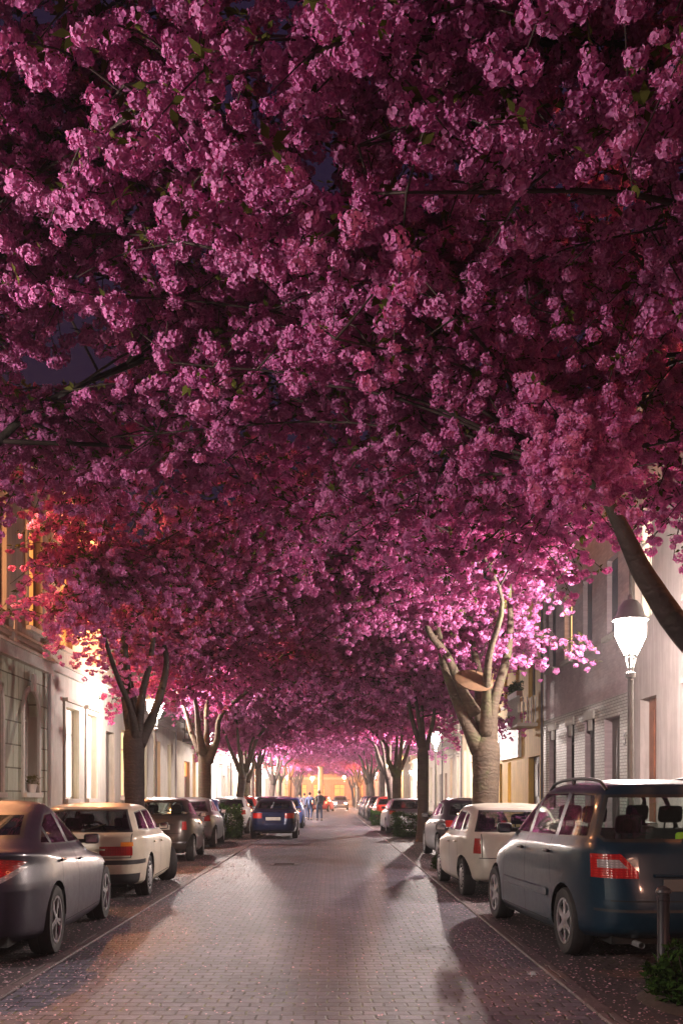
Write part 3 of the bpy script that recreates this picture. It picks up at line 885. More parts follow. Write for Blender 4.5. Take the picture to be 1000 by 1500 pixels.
def petal_template(rg, npet, R0, size, bent):
    """one double blossom: petals packed in a drooping ball, stalk end up (+z).
    returns verts (V,3), quads (Q,4), tone (V)"""
    V = []; Q = []; T = []
    ga = PI * (3 - 5 ** .5)
    for i in range(npet):
        f = (i + .5) / npet
        z = .62 - 1.62 * f                      # less at the stalk end
        z = max(-1, min(1, z + rg.normal(0, .05)))
        rr = math.sqrt(max(0, 1 - z * z)); a = i * ga + rg.normal(0, .18)
        d = np.array([rr * math.cos(a), rr * math.sin(a), z * .82])
        d /= np.linalg.norm(d)
        nrm = d + rg.normal(0, .30, 3); nrm /= np.linalg.norm(nrm)
        u = np.cross(nrm, rg.normal(0, 1, 3)); u /= np.linalg.norm(u); v = np.cross(nrm, u)
        c = d * R0 * rg.uniform(.62, 1.0) * np.array([1, 1, .86])
        s = size * rg.uniform(.8, 1.25)
        b = len(V)
        if bent:
            lift = nrm * s * .45
            tipw = rg.uniform(.85, 1.15)
            pts = [c - u * s * .55 - v * s * .75 + lift * .6, c + u * s * .55 - v * s * .75 + lift * .6,
                   c - u * s * .75, c + u * s * .75,
                   c - u * s * .6 * tipw + v * s * .75 + lift * rg.uniform(.4, 1.2), c + u * s * .6 * tipw + v * s * .7 + lift * rg.uniform(.4, 1.2)]
            V += pts; T += [.75, .85, .15, .15, .9, .8]
            Q += [(b, b + 1, b + 3, b + 2), (b + 2, b + 3, b + 5, b + 4)]
        else:
            pts = [c - u * s * .7 - v * s * .7, c + u * s * .7 - v * s * .7 + nrm * s * .3, c + u * s * .75 + v * s * .75, c - u * s * .7 + v * s * .7 + nrm * s * .3]
            V += pts; T += [.3, .8, .35, .85]
            Q += [(b, b + 1, b + 2, b + 3)]
    return np.array(V, np.float32), np.array(Q, np.int32), np.array(T, np.float32)

def leaf_template(rg, n=3, L=.075):
    V = []; Q = []; T = []
    for i in range(n):
        a = rg.uniform(0, 2 * PI); el = rg.uniform(-.5, .5)
        d = np.array([math.cos(a) * math.cos(el), math.sin(a) * math.cos(el), math.sin(el)])
        w = np.cross(d, [0, 0, 1.0]) ; w /= np.linalg.norm(w)
        l = L * rg.uniform(.7, 1.3); b = len(V); n_ = np.cross(w, d)
        V += [d * l * .1, d * l * .5 + w * l * .24 + n_ * l * .08, d * l * 1.05 - n_ * l * .05, d * l * .5 - w * l * .24 + n_ * l * .08]
        t = rg.uniform(0, 1); T += [t, t, t, t]
        Q += [(b, b + 1, b + 2, b + 3)]
    return np.array(V, np.float32), np.array(Q, np.int32), np.array(T, np.float32)

def scatter_mesh(name, temps, pts, scale, mats, rg, tilt=.6, tones=None, mat=None):
    "copies of leaf-sized templates baked into ONE mesh"
    n = len(pts); which = rg.integers(0, len(temps), n)
    RM = rot_mats(n, rg, tilt)
    if tones is None: tones = rg.uniform(0, 1, n)
    VV = []; QQ = []; TT = []; off = 0
    for k, (V, Q, T) in enumerate(temps):
        idx = np.nonzero(which == k)[0]
        if not len(idx): continue
        P = np.einsum('nij,vj->nvi', RM[idx], V) * scale[idx][:, None, None] + pts[idx][:, None, :]
        VV.append(P.reshape(-1, 3))
        q = Q[None] + (np.arange(len(idx)) * len(V))[:, None, None] + off
        QQ.append(q.reshape(-1, 4))
        TT.append((T[None] * .62 + tones[idx][:, None] * .38).reshape(-1))
        off += len(idx) * len(V)
    V = np.concatenate(VV).astype(np.float32); Q = np.concatenate(QQ).astype(np.int32); T = np.concatenate(TT).astype(np.float32)
    me = bpy.data.meshes.new(name)
    me.vertices.add(len(V)); me.vertices.foreach_set('co', V.ravel())
    me.loops.add(Q.size); me.loops.foreach_set('vertex_index', Q.ravel())
    me.polygons.add(len(Q)); me.polygons.foreach_set('loop_start', np.arange(0, Q.size, 4, dtype=np.int32))
    at = me.attributes.new('tone', 'FLOAT', 'POINT'); at.data.foreach_set('value', T)
    me.materials.append(mat)
    me.update(calc_edges=True)
    return me

_tr = np.random.default_rng(3)
PT_HI = [petal_template(_tr, 58, .066, .0165, True) for _ in range(6)]
PT_MID = [petal_template(_tr, 34, .065, .0195, False) for _ in range(5)]
PT_LO = [petal_template(_tr, 12, .064, .032, False) for _ in range(5)]
LT = [leaf_template(_tr, 3) for _ in range(5)]

def smooth_path(pts, n=4):
    "Catmull-Rom through the points"
    P = [Vector(p) for p in pts]
    P = [P[0] * 2 - P[1]] + P + [P[-1] * 2 - P[-2]]
    out = []
    for i in range(1, len(P) - 2):
        for k in range(n):
            t = k / n
            a, b, c, d = P[i - 1], P[i], P[i + 1], P[i + 2]
            out.append(.5 * ((2 * b) + (c - a) * t + (2 * a - 5 * b + 4 * c - d) * t * t + (3 * b - a - 3 * c + d) * t ** 3))
    out.append(P[-2].copy())
    return out

def wood_and_anchors(seed, limbs=None, tr_r=.26, fork=2.3, lean=0.0, nsub=70, crown=None, knots=True):
    """trunk and limbs in local space, +x towards the road. crown: dict(zlow,zmid,thick,rx,ry,cx).
    returns trunk MB, branch MB, twig list"""
    rd = random.Random(seed)
    random.seed(seed)
    tb = MB(); bb = MB()
    lean_x = lean * fork
    base = [(0, 0, -.05), (lean_x * .1, 0, .12), (lean_x * .35, rd.uniform(-.03, .03), fork * .38), (lean_x * .7, rd.uniform(-.04, .04), fork * .72), (lean_x, 0, fork)]
    sp = smooth_path(base, 4)
    rad = [tr_r * (1.35 - .35 * min(1, max(0, p.z) / .45) if p.z < .45 else 1 - .10 * math.sin(PI * (p.z - .45) / max(.1, fork - .45))) for p in sp]
    rad[-1] = tr_r * .97; sp.append(sp[-1] + Vector((0, 0, .14))); rad.append(tr_r * .86); sp.append(sp[-1] + Vector((0, 0, .12))); rad.append(tr_r * .55); sp.append(sp[-1] + Vector((0, 0, .05))); rad.append(tr_r * .2)
    tb.tube(sp, rad, 18, knob=.07)
    if limbs is None:
        limbs = []
        n = rd.choice([4, 5, 5])
        for k in range(n):
            a = -PI / 2 * .2 + k * 2 * PI / n + rd.uniform(-.3, .3)
            reach = 1.5 + 1.1 * max(0, math.cos(a))
            dx, dy = math.cos(a), math.sin(a)
            h0 = fork + rd.uniform(-.25, .15)
            limbs.append([(lean_x + dx * .12, dy * .12, h0 - .12), (lean_x + dx * .45, dy * .45, h0 + .55), (lean_x + dx * .75 + rd.uniform(-.15, .15), dy * .75, h0 + 1.35),
                          (lean_x + dx * reach * .75, dy * reach * .9 + rd.uniform(-.2, .2), h0 + 2.2), (lean_x + dx * reach * 1.25, dy * reach * 1.5, h0 + 3.0 + rd.uniform(-.2, .4))])
    lpts = []
    for li, L in enumerate(limbs):
        r0 = tr_r * (L[0][3] if len(L[0]) > 3 else rd.uniform(.42, .58))
        L3 = [p[:3] for p in L]
        sp = smooth_path(L3, 4)
        m = len(sp)
        rr = [max(.03, r0 * (1 - .86 * (i / (m - 1)) ** 1.1) * (1 + .38 * max(0, 1 - i / 4.5) ** 1.5)) for i in range(m)]
        tb.tube(sp, rr, 12, knob=.10)
        if knots and rd.random() < .8:
            k = rd.randrange(3, max(4, m - 3)); q = sp[k]
            d = Vector((rd.uniform(-1, 1), rd.uniform(-1, 1), .4)).normalized()
            tb.tube([q, q + d * rr[k] * 1.1, q + d * rr[k] * 1.5], [rr[k] * .7, rr[k] * .55, rr[k] * .3], 8, knob=.25)
        lpts += [(p, rr[i]) for i, p in enumerate(sp) if p.z > fork + .9]
    # sub-branches to anchors spread through the crown
    cr = crown
    subs = []
    for k in range(nsub):
        for _ in range(60):
            x = rd.uniform(-1, 1); y = rd.uniform(-1, 1)
            if x * x + y * y < 1: break
        X = cr['cx'] + x * cr['rx']; Y = y * cr['ry']
        Z = crown_low(cr, X, Y) + .12 + cr['thick'] * rd.random() ** 1.9
        tgt = Vector((X, Y, Z))
        if any((tgt - Vector(q_[0])).length < q_[1] + .3 for q_ in cr.get('clear', ())): continue
        best = min(lpts, key=lambda q: (q[0] - tgt).length + (1.5 if q[0].z > tgt.z + .4 else 0))
        p0, r0 = best
        mid = p0.lerp(tgt, .5) + Vector((rd.uniform(-.25, .25), rd.uniform(-.25, .25), .18 * (tgt - p0).length * rd.uniform(.2, 1)))
        sp = smooth_path([p0, mid, tgt], 5)
        rs = min(r0 * .6, .010 + .0065 * (tgt - p0).length)
        bb.tube(sp, [max(.008, rs * (1 - .75 * i / (len(sp) - 1))) for i in range(len(sp))], 6, cap=False)
        subs.append(sp)
    return tb, bb, subs, lpts

def lump(x, y, s):
    return .42 * math.sin(x * 1.7 + s) * math.cos(y * 1.3 + s * 2) + .28 * math.sin(x * 3.1 + y * 2.2 + s * 3) + .14 * math.sin(y * 4.7 - x * 2 + s)

def crown_low(cr, X, Y):
    "height of the crown's underside: low at the outer rim, vaulted over the road"
    t = (X - cr['cx']) / cr['rx']
    z = cr['z0'] + cr['zr'] * max(0, t) ** 1.0 - cr['zo'] * max(0, -t) ** 1.5
    e = abs(Y) / cr['ry']
    return z - cr.get('ze', .25) * e ** 2 + lump(X, Y, cr['seed'])

CR = dict(cx=1.35, rx=4.9, ry=6.4, z0=5.0, zr=.35, zo=.55, thick=2.9, seed=0)
def make_tree(seed, label, limbs=None, quality='mid', nfl=9000, tr_r=.26, fork=2.3, lean=0.0, bark='bark', crown=None, nsub=70, extra_twigs=()):
    cr = dict(CR); cr['seed'] = seed * 1.37
    if crown: cr.update(crown)
    rg = np.random.default_rng(seed + 100)
    root = empty('cherry_tree'); tag(root, label, 'cherry tree', 'cherry trees lining both sides of the street')
    tb, bb, subs, lpts = wood_and_anchors(seed, limbs, tr_r, fork, lean, nsub, cr)
    tb.build('trunk', M[bark], root, smooth=True)
    # twigs
    pts = []; scl = []; tn = []; lp = []; clear = cr.get('clear', ())
    rd = random.Random(seed * 7 + 1)
    per = 9; ntw = int(nfl / per)
    for k in range(ntw):
        sp = rd.choice(subs)
        i = rd.randrange(max(1, len(sp) // 3), len(sp))
        p = sp[i]
        a = rd.uniform(0, 2 * PI); el = rd.uniform(-.75, .45)
        d = Vector((math.cos(a) * math.cos(el), math.sin(a) * math.cos(el), math.sin(el)))
        L = rd.uniform(.45, 1.35)
        q1 = p + d * L * .5 + Vector((0, 0, .04)); q2 = p + d * L + Vector((0, 0, -.22 * L * L))
        low = crown_low(cr, q2.x, q2.y)
        if q2.z < low - .35: q2.z = low - .35 + rd.uniform(0, .3)
        if q1.z < low - .2: q1.z = low - .1
        if any((q2 - Vector(q_[0])).length < q_[1] + .1 for q_ in clear): continue
        tw = smooth_path([p, q1, q2], 4)
        bb.tube(tw, [.009, .008, .007, .007, .006, .006, .005, .005, .004][:len(tw)], 4, cap=False)
        tt = rd.random()
        nb = max(2, int(per * L / .9))
        for j in range(nb):
            f = (j + rd.random()) / nb
            f = .18 + .82 * f
            m = f * (len(tw) - 1); i0 = min(len(tw) - 2, int(m)); c = tw[i0].lerp(tw[i0 + 1], m - i0)
            # blossoms hang in twos and threes on stalks
            c2 = c + Vector((rd.gauss(0, .055), rd.gauss(0, .055), -abs(rd.gauss(.035, .04))))
            if any((c2 - Vector(q_[0])).length < q_[1] for q_ in clear): continue
            pts.append(c2); scl.append(rd.choice((rd.uniform(.55, .9), rd.uniform(.8, 1.3)))); tn.append(min(1, max(0, tt * .5 + rd.random() * .5)))
            if rd.random() < .5: lp.append(c + Vector((rd.gauss(0, .04), rd.gauss(0, .04), rd.gauss(.01, .03))))
    for (p, sc_) in extra_twigs:
        pts.append(Vector(p)); scl.append(sc_); tn.append(rd.random())
    bb.build('branches', M['twig'], root, smooth=True)
    P = np.array([tuple(p) for p in pts], np.float32); Sx = np.array(scl, np.float32)
    temps = {'hi': PT_HI, 'mid': PT_MID, 'lo': PT_LO}[quality]
    me = scatter_mesh('crown', temps, P, Sx * (1.0 if quality != 'lo' else 1.12), None, rg, .7, np.array(tn), M['petal'])
    link('crown', me, root)
    Lp = np.array([tuple(p) for p in lp], np.float32)
    me = scatter_mesh('leaves', LT, Lp, rg.uniform(.7, 1.4, len(Lp)).astype(np.float32), None, rg, 1.2, None, M['leaf'])
    link('leaves', me, root)
    return root

def place(root, x, y, side, flip=False):
    "side -1: left of the road (local +x points right); +1: right of the road"
    root.location = (x, y, .0)
    root.rotation_euler = (0, 0, 0 if side < 0 else PI)
    return root

# limbs as the photograph shows them, as pixels at the tree's own distance turned into metres
def px_limb(px_list, D, x0, side, ys=None, r=.5):
    out = []
    for i, (px, py) in enumerate(px_list):
        yy = ys[i] if ys else 0
        dd = D + yy
        x = (px - 485) / 1450 * dd; z = CAM_H + (1165 - py) / 1450 * dd
        lx = (x - x0) * (1 if side < 0 else -1); ly = yy * (1 if side < 0 else -1)
        out.append((lx, ly, z, r) if i == 0 else (lx, ly, z))
    return out

D, X0 = 19.5, 3.0
limbsR = [px_limb([(703, 1100), (672, 1032), (652, 976), (632, 892), (616, 853), (598, 800)], D, X0, 1, [0, 0, 0, .1, .2, .3], .48),
          px_limb([(694, 1045), (676, 1010), (655, 962), (628, 925), (612, 870), (560, 790)], D, X0, 1, [0, -.2, -.4, -.6, -.9, -1.3], .40),
          px_limb([(706, 1095), (703, 1040), (700, 985), (690, 930), (690, 850)], D, X0, 1, [0, .3, .9, 1.5, 2.3], .50),
          px_limb([(716, 1095), (723, 1030), (742, 963), (747, 906), (746, 860), (760, 800)], D, X0, 1, [0, 0, 0, -.1, -.3, -.6], .42),
          px_limb([(711, 1080), (712, 1020), (716, 960), (735, 880), (700, 800)], D, X0, 1, [0, -.5, -1.2, -2.0, -3.0], .38)]
sprigR = []
rs_ = random.Random(4)
for k in range(46):
    cpx, cpy, cd = rs_.uniform(580, 790), rs_.uniform(845, 975), rs_.uniform(18.7, 21.3)
    for q in range(9):
        px, py, d_ = cpx + rs_.gauss(0, 13), cpy + rs_.gauss(0, 8), cd + rs_.gauss(0, .15)
        sprigR.append((-((px - 485) / 1450 * d_ - X0), -(d_ - D), CAM_H + (1165 - py) / 1450 * d_))
sprigR = [(p_, rs_.uniform(.7, 1.15)) for p_ in sprigR]
tR = make_tree(21, 'large cherry tree with thick mossy forked trunk between ivory and dark plum hatchbacks', limbsR, 'mid', 14000, .285, 2.45, -.02, 'bark_pale', dict(cx=1.9, rx=4.1, clear=[((-2.1, 2.6, 4.2), 2.0)]), 95, sprigR)
place(tR, X0, D, 1)
D, X0 = 21.0, -4.15
limbsL = [px_limb([(199, 1085), (186, 1020), (181, 960), (186, 930), (213, 880), (238, 835), (262, 780)], D, X0, -1, [0, 0, 0, 0, 0, .1, .3], .60),
          px_limb([(203, 1090), (222, 1055), (237, 1010), (244, 965), (232, 900), (250, 840)], D, X0, -1, [0, .1, .3, .4, .6, .8], .50),
          px_limb([(201, 1090), (208, 1020), (221, 965), (227, 895), (215, 850)], D, X0, -1, [0, -.2, -.4, -.6, -1.4], .40),
          px_limb([(200, 1090), (192, 1040), (170, 985), (150, 920), (140, 860)], D, X0, -1, [0, -.6, -1.5, -2.5, -3.6], .35),
          px_limb([(200, 1095), (200, 1040), (190, 985), (180, 900)], D, X0, -1, [0, .8, 1.8, 3.2], .35)]
# a low sprig that hangs by the lantern in the fork
sprig = []
for k in range(70):
    f = random.random(); px = 70 + 105 * f + random.uniform(-14, 14); py = 1000 - 105 * (1 - f) * (.4 + random.random()) + random.uniform(-12, 12)
    d_ = random.uniform(19.4, 21); sprig.append((((px - 485) / 1450 * d_ - X0, d_ - D, CAM_H + (1165 - py) / 1450 * d_), random.uniform(.7, 1.1)))
for k in range(38):
    f = k / 37; px = 158 + 40 * f + random.uniform(-10, 10); py = 1030 - 160 * (1 - f) * random.random() - 10
    d_ = 20.3; sprig.append((((px - 485) / 1450 * d_ - X0, d_ - D, CAM_H + (1165 - py) / 1450 * d_), random.uniform(.8, 1.2)))
for k in range(34):
    cpx, cpy, cd = rs_.uniform(110, 275), rs_.uniform(850, 985), rs_.uniform(20.2, 22.6)
    for q in range(9):
        px, py, d_ = cpx + rs_.gauss(0, 12), cpy + rs_.gauss(0, 8), cd + rs_.gauss(0, .15)
        sprig.append((((px - 485) / 1450 * d_ - X0, d_ - D, CAM_H + (1165 - py) / 1450 * d_), rs_.uniform(.7, 1.15)))
tL = make_tree(22, 'large cherry tree with dark twisting forked trunk between cream estate and bronze microcar', limbsL, 'mid', 13500, .235, 2.75, -.01, 'bark_dark', dict(zo=.35, cx=1.85, rx=3.7, clear=[((-2.4, -2.2, 4.3), 1.3)]), 95, sprig)
place(tL, X0, D, -1)

# nearest pair: their trunks stand outside the frame, their crowns roof the top of the picture
limbsNL = [[(0, 0, 2.1, .4), (.15, .3, 3.2), (.2, .6, 4.4), (.9, 1.1, 5.7), (1.9, 1.8, 6.6)], [(0, 0, 2.1, .4), (.1, -.4, 3.2), (.2, -1.0, 4.5), (.9, -1.9, 5.9)],
           [(0, 0, 2.1, .4), (-.3, .2, 3.2), (-.5, .8, 4.6), (-.6, 1.8, 5.9), (-.5, 3.0, 6.5)], [(0, 0, 2.1, .4), (-.3, -.3, 3.4), (-.9, -.8, 4.8), (-1.5, -1.4, 6.0)]]
limbsN = [[(0.02, 0, 1.7, .52), (.35, 0, 2.35)] + [p[:3] for p in px_limb([(1000, 893), (952, 815), (922, 752), (897, 708), (862, 676)], 8.0, 3.75, 1)],
          [(0, 0, 2.1, .40), (.1, .5, 3.0), (.15, 1.0, 4.2), (.6, 1.9, 5.6), (1.4, 2.6, 6.4)],
          [(0, 0, 2.1, .45), (-.3, .7, 3.0), (-.5, 1.5, 4.0), (-.4, 2.6, 5.0), (.2, 3.6, 5.6)],
          [(0, 0, 2.1, .40), (-.2, -.3, 3.3), (-.2, -.6, 4.6), (.5, -1.1, 6.0), (1.5, -1.6, 6.7)],
          [(0, 0, 2.1, .4), (-.6, -.5, 3.1), (-1.2, -1.1, 4.2), (-1.8, -1.6, 5.2)]]
sprigN = []
for k in range(24):
    cpx, cpy, cd = rs_.uniform(770, 915), rs_.uniform(590, 725), rs_.uniform(7.0, 7.7)
    for q in range(8):
        px, py, d_ = cpx + rs_.gauss(0, 17), cpy + rs_.gauss(0, 13), cd + rs_.gauss(0, .1)
        sprigN.append(((-((px - 485) / 1450 * d_ - 3.75), -(d_ - 8.3), CAM_H + (1165 - py) / 1450 * d_), rs_.uniform(.6, 1.1)))
tNR = make_tree(31, 'nearest cherry tree, its dark bough crossing beside the blazing lantern', limbsN, 'hi', 16500, .27, 2.1, 0, 'bark_dark', dict(cx=1.9, rx=4.3, z0=4.8, zr=.45, zo=.2, thick=2.6), 100, sprigN)
place(tNR, 3.75, 8.3, 1)
tNL = make_tree(32, 'nearest cherry tree beside the dark grey saloon, boughs roofing the road', limbsNL, 'hi', 16000, .27, 2.3, 0, 'bark_dark', dict(cx=1.3, rx=4.7, ry=5.7, z0=5.15, zr=.3, zo=-.1, ze=-.45, thick=3.0, clear=[((-1.6, -5.3, 4.1), 2.0), ((-.5, 4.9, 3.9), 1.7)]), 110)
place(tNL, -4.3, 9.8, -1)
def again(src, label, x, y, side, s=1.0, mirror=False):
    c = copy_tree(src); c['label'] = label
    place(c, x, y, side)
    c.scale = (s, s * (-1 if mirror else 1), s)
    return c
again(tNR, 'cherry tree roofing the very top, on the people carrier side', 3.9, -2.2, 1, 1.0, True)
again(tNL, 'cherry tree whose blossoms roof the very top, on the grey saloon side', -4.3, -1.2, -1, 1.0, True)

# third pair
D, X0 = 33.0, 3.05
limbs3 = [px_limb([(617, 1095), (605, 1060), (597, 1020), (594, 985), (585, 930)], D, X0, 1, [0, 0, 0, .2, .6], .45),
          px_limb([(620, 1095), (614, 1060), (608, 1020), (606, 985), (600, 920)], D, X0, 1, [0, -.4, -.8, -1.4, -2.2], .42),
          px_limb([(623, 1098), (627, 1085), (635, 1050), (634, 1015), (628, 960)], D, X0, 1, [0, 0, 0, .2, .5], .5),
          px_limb([(620, 1095), (618, 1050), (620, 1010), (640, 940)], D, X0, 1, [0, .8, 1.8, 3.2], .4)]
t3R = make_tree(23, 'cherry tree with slim purplish trunk rising beside the clipped hedge and the grey estate car', limbs3, 'lo', 10500, .20, 2.9, 0, 'bark', dict(z0=4.8), nsub=80)
place(t3R, X0, D, 1)
t3L = make_tree(24, 'cherry tree with pale straight trunk beside the arched entrance, behind the silver microcar', None, 'lo', 10000, .22, 2.9, 0, 'bark_pale', dict(z0=4.8, clear=[((-1.8, 0, 4.2), 1.6)]), nsub=80)
place(t3L, -3.95, 31.0, -1)
g1 = make_tree(25, 'fourth cherry tree from the dark saloon, slender, near the lantern row', None, 'lo', 9500, .19, 2.6, .10, 'bark', dict(z0=4.75), nsub=60)
place(g1, -4.0, 42.0, -1)
rows = [(1, 2.75, 41.5, t3L, .92), (1, 3.0, 47.5, g1, 1.0), (1, 3.0, 58.5, t3R, .95), (1, 3.0, 69, g1, 1.05), (1, 3.0, 80, t3L, .95),
        (-1, -4.1, 47.5, t3L, .85), (-1, -4.1, 56.0, t3R, 1.0), (-1, -4.1, 66, g1, 1.0), (-1, -4.1, 78, t3L, 1.0),
        (1, 3.1, 101, g1, 1.0), (1, 3.1, 112, t3R, 1.0), (1, 3.1, 124, t3L, 1.0), (1, 3.1, 136, g1, 1.0),
        (-1, -4.2, 101, t3R, 1.0), (-1, -4.2, 112, g1, 1.0), (-1, -4.2, 124, t3L, 1.0), (-1, -4.2, 136, t3R, 1.0)]
lbl = ['cherry tree with pale trunk just beyond the grey estate car', 'pale thin cherry tree in front of the glaring wall lantern', 'cherry tree beside the red car', 'cherry tree with leaning trunk past the red car', 'last cherry tree before the crossing, by the glaring wall lantern',
       'cherry tree with pale trunk next to the largest lantern of the row', 'cherry tree behind the dark blue saloon in the road', 'cherry tree between the receding lanterns behind the small blue car', 'last cherry tree before the crossing, on the lantern row side']
for i, (sd, x, y, src, s) in enumerate(rows):
    l = lbl[i] if i < len(lbl) else '%s cherry tree beyond the crossing, %s' % (['first', 'second', 'third', 'fourth'][(i - 9) % 4], 'red car side' if sd > 0 else 'lantern row side')
    again(src, l, x, y, sd, s, i % 2 == 0)

# wooden plaque hung in the fork of the large tree
b = MB()
b.lathe([(0, -.02), (.36, -.02), (.375, -.012), (.375, .012), (.36, .02), (0, .02)], 26)
for v in range(len(b.v)): b.v[v] = (b.v[v][0], b.v[v][1] * .52, b.v[v][2])
pq = b.build('hanging_plaque', plain('varnished_wood', (.13, .065, .028), .7, var=.3, scale=5), smooth=40)
pq.rotation_euler = (R(82), R(14), R(0)); pq.location = ((694 - 485) / 1450 * 18.8, 18.8, CAM_H + (1165 - 997) / 1450 * 18.8)
tag(pq, 'tilted oval wooden plaque hung in the fork of the large mossy cherry tree', 'plaque')
b = MB(); b.tube([(0, .1, 0), (.05, .9, .3)], .006, 5); b.build('cord', M['twig'], pq)

# ================================================================== fallen petals
def petals(n, fx, fy, seed, z):
    rg = np.random.default_rng(seed)
    y = fy(rg, n); x = fx(rg, n, y)
    pts = np.stack([x, y, z(x)], 1).astype(np.float32)
    V = np.array([[-.009, -.007, .001], [.009, -.006, .004], [.008, .008, .001], [-.008, .007, .005]], np.float32)
    return pts, [(V, np.array([[0, 1, 2, 3]], np.int32), np.array([1., .9, 1., .9], np.float32))]
def zf(x): return np.where((x > 4.27) | (x < -4.97), .121, np.where((x > KR) & (x < KR + .16) | (x < KL) & (x > KL - .3), .018, .010))
def fy(rg, n): return 4 + rg.uniform(0, 1, n) ** 1.6 * 55
def fx(rg, n, y):
    u = rg.uniform(0, 1, n) * .92; g = rg.normal(0, .55, n)
    return np.where(u < .42, -2.6 + g, np.where(u < .72, 2.15 + g * .9, rg.uniform(-4.8, 4.1, n)))
P, tp = petals(20000, fx, fy, 9, zf)
rg = np.random.default_rng(2)
me = scatter_mesh('fallen_petals', tp, P, rg.uniform(.6, 1.35, len(P)).astype(np.float32), None, rg, .45, np.full(len(P), 1.0), blossom_mat('fallen_petal', (.5, .2, .3), (.78, .55, .62), (1, .7, .7)))
fp = link('fallen_petals', me); tag(fp, 'pale pink petals littering the cobbles and gutters', 'petals', kind='stuff')

# ================================================================== hedges and ivy
def bush(name, label, cat, cx, cy, sx, sy, h, n, L, seed, mound=False, group=None):
    rg = np.random.default_rng(seed)
    root = empty(name, (cx, cy, 0)); tag(root, label, cat, group)
    t = [leaf_template(rg, 3, L) for _ in range(5)]
    p = rg.uniform(-1, 1, (n * 3, 3)); p[:, 2] = rg.uniform(0, 1, n * 3)
    if mound:
        k = (p[:, 0] ** 2 + p[:, 1] ** 2 + p[:, 2] ** 2); p = p[(k < 1.0) & (k > .25)]
    else:
        q = np.abs(p[:, 0]) ** 6 + np.abs(p[:, 1]) ** 6 + np.abs(p[:, 2] * 2 - 1) ** 8; p = p[(q < 1.0) & (q > .12)]
    p = p[:n]
    lumpy = 1 + .10 * np.sin(p[:, 0] * 7 + seed) * np.cos(p[:, 1] * 5) + .06 * np.sin(p[:, 2] * 11 + p[:, 0] * 3)
    P = np.stack([p[:, 0] * sx * lumpy, p[:, 1] * sy * lumpy, .05 + p[:, 2] * h * lumpy], 1).astype(np.float32)
    me = scatter_mesh('foliage', t, P, rg.uniform(.7, 1.5, len(P)).astype(np.float32), None, rg, 1.5, None, M['hedge_leaf'])
    link('foliage', me, root)
    b = MB(); rd = random.Random(seed)
    for k in range(14):
        x, y = rd.uniform(-.7, .7) * sx, rd.uniform(-.7, .7) * sy
        b.tube([(x * .5, y * .5, 0), (x * .8, y * .8, h * .5), (x, y, h * .92)], [.014, .010, .005], 5)
    b.build('stems', M['twig'], root)
    e = MB(); e.lathe([(0, .05), (max(sx, sy) * 1.0, .04), (max(sx, sy) * 1.15, .006)], 20)
    for v in range(len(e.v)): e.v[v] = (e.v[v][0] * sx / max(sx, sy), e.v[v][1] * sy / max(sx, sy), e.v[v][2])
    e.build('soil', M['earth'], root, smooth=True)
    return root
bush('ivy_bush', 'dark ivy bush around the foot of the metal bollard', 'bush', 2.78, 7.35, .42, .55, .42, 1500, .05, 1, True)
bush('clipped_hedge', 'clipped dark green hedge block in front of the grey estate car', 'hedge', 2.95, 35.5, .75, .5, .85, 2600, .06, 2, False, 'clipped hedge blocks between parked cars')
bush('clipped_hedge', 'clipped green hedge block behind the dark blue saloon and the silver hatchback', 'hedge', -3.55, 34.8, .42, .6, 1.1, 2600, .06, 3, False, 'clipped hedge blocks between parked cars')
bush('clipped_hedge', 'small dark hedge block by the front of the red car', 'hedge', 2.3, 49.8, .3, .4, .7, 1200, .06, 4, False, 'clipped hedge blocks between parked cars')
bush('tree_pit_shrub', 'low leafy plant beside the kerb by the cream hatchback', 'bush', 2.35, 20.4, .3, .5, .35, 800, .05, 6, True)

# ================================================================== bollard, signs, flower pot
def bollard(x, y, label):
    root = empty('bollard', (x, y, 0)); tag(root, label, 'bollard')
    b = MB()
    b.lathe([(0, 0), (.062, 0), (.062, .04), (.048, .06), (.048, .70), (.052, .705), (.052, .73), (.048, .735), (.048, .755)], 20)
    b.build('post', plain('bollard_paint', (.022, .02, .026), .42, .2), root, smooth=35)
    b = MB()
    b.lathe([(.048, .755), (.062, .76), (.064, .775), (.05, .80), (.028, .815), (0, .82)], 20)
    b.build('cap', plain('bollard_cap', (.06, .055, .06), .35, .3), root, smooth=60)
bollard(2.68, 8.0, 'dark metal bollard with rounded cap rising out of the ivy bush')
def round_sign(x, y, z, label):
    root = empty('traffic_sign', (x, y, .115)); tag(root, label, 'traffic sign', 'round blue traffic signs')
    b = MB(); b.tube([(0, .04, 0), (0, .04, z - .115 + .3)], .03, 8); b.build('post', M['hubcap'], root)
    b = MB(); b.lathe([(0, 0), (.36, 0), (.38, .008), (.38, .02), (0, .022)], 28, (0, -.02, z - .115), 'y')
    b.build('sign_plate', plain('blue_sign', (.03, .14, .50), .3), root)
    b = MB(); b.lathe([(.33, -.022), (.37, -.022), (.37, -.0), (.33, -.0)], 28, (0, -.02, z - .115), 'y')
    b.build('sign_rim', M['frame_white'], root)
round_sign(-5.5, 84, 3.35, 'round blue traffic sign among the receding lanterns')
round_sign(5.2, 86, 3.1, 'round blue traffic sign near the far lantern, past the red car')
root = empty('window_plant', (FXL + .03, 24.7, 1.62)); tag(root, 'white pot with small green plant on the arched window sill', 'potted plant')
b = MB(); b.lathe([(0, .0), (.10, 0), (.14, .2), (.15, .21), (.13, .21), (0, .18)], 14); b.build('pot', M['frame_white'], root, smooth=40)
rgp = np.random.default_rng(8); Pp = rgp.normal(0, .08, (60, 3)); Pp[:, 2] = rgp.uniform(.2, .42, 60)
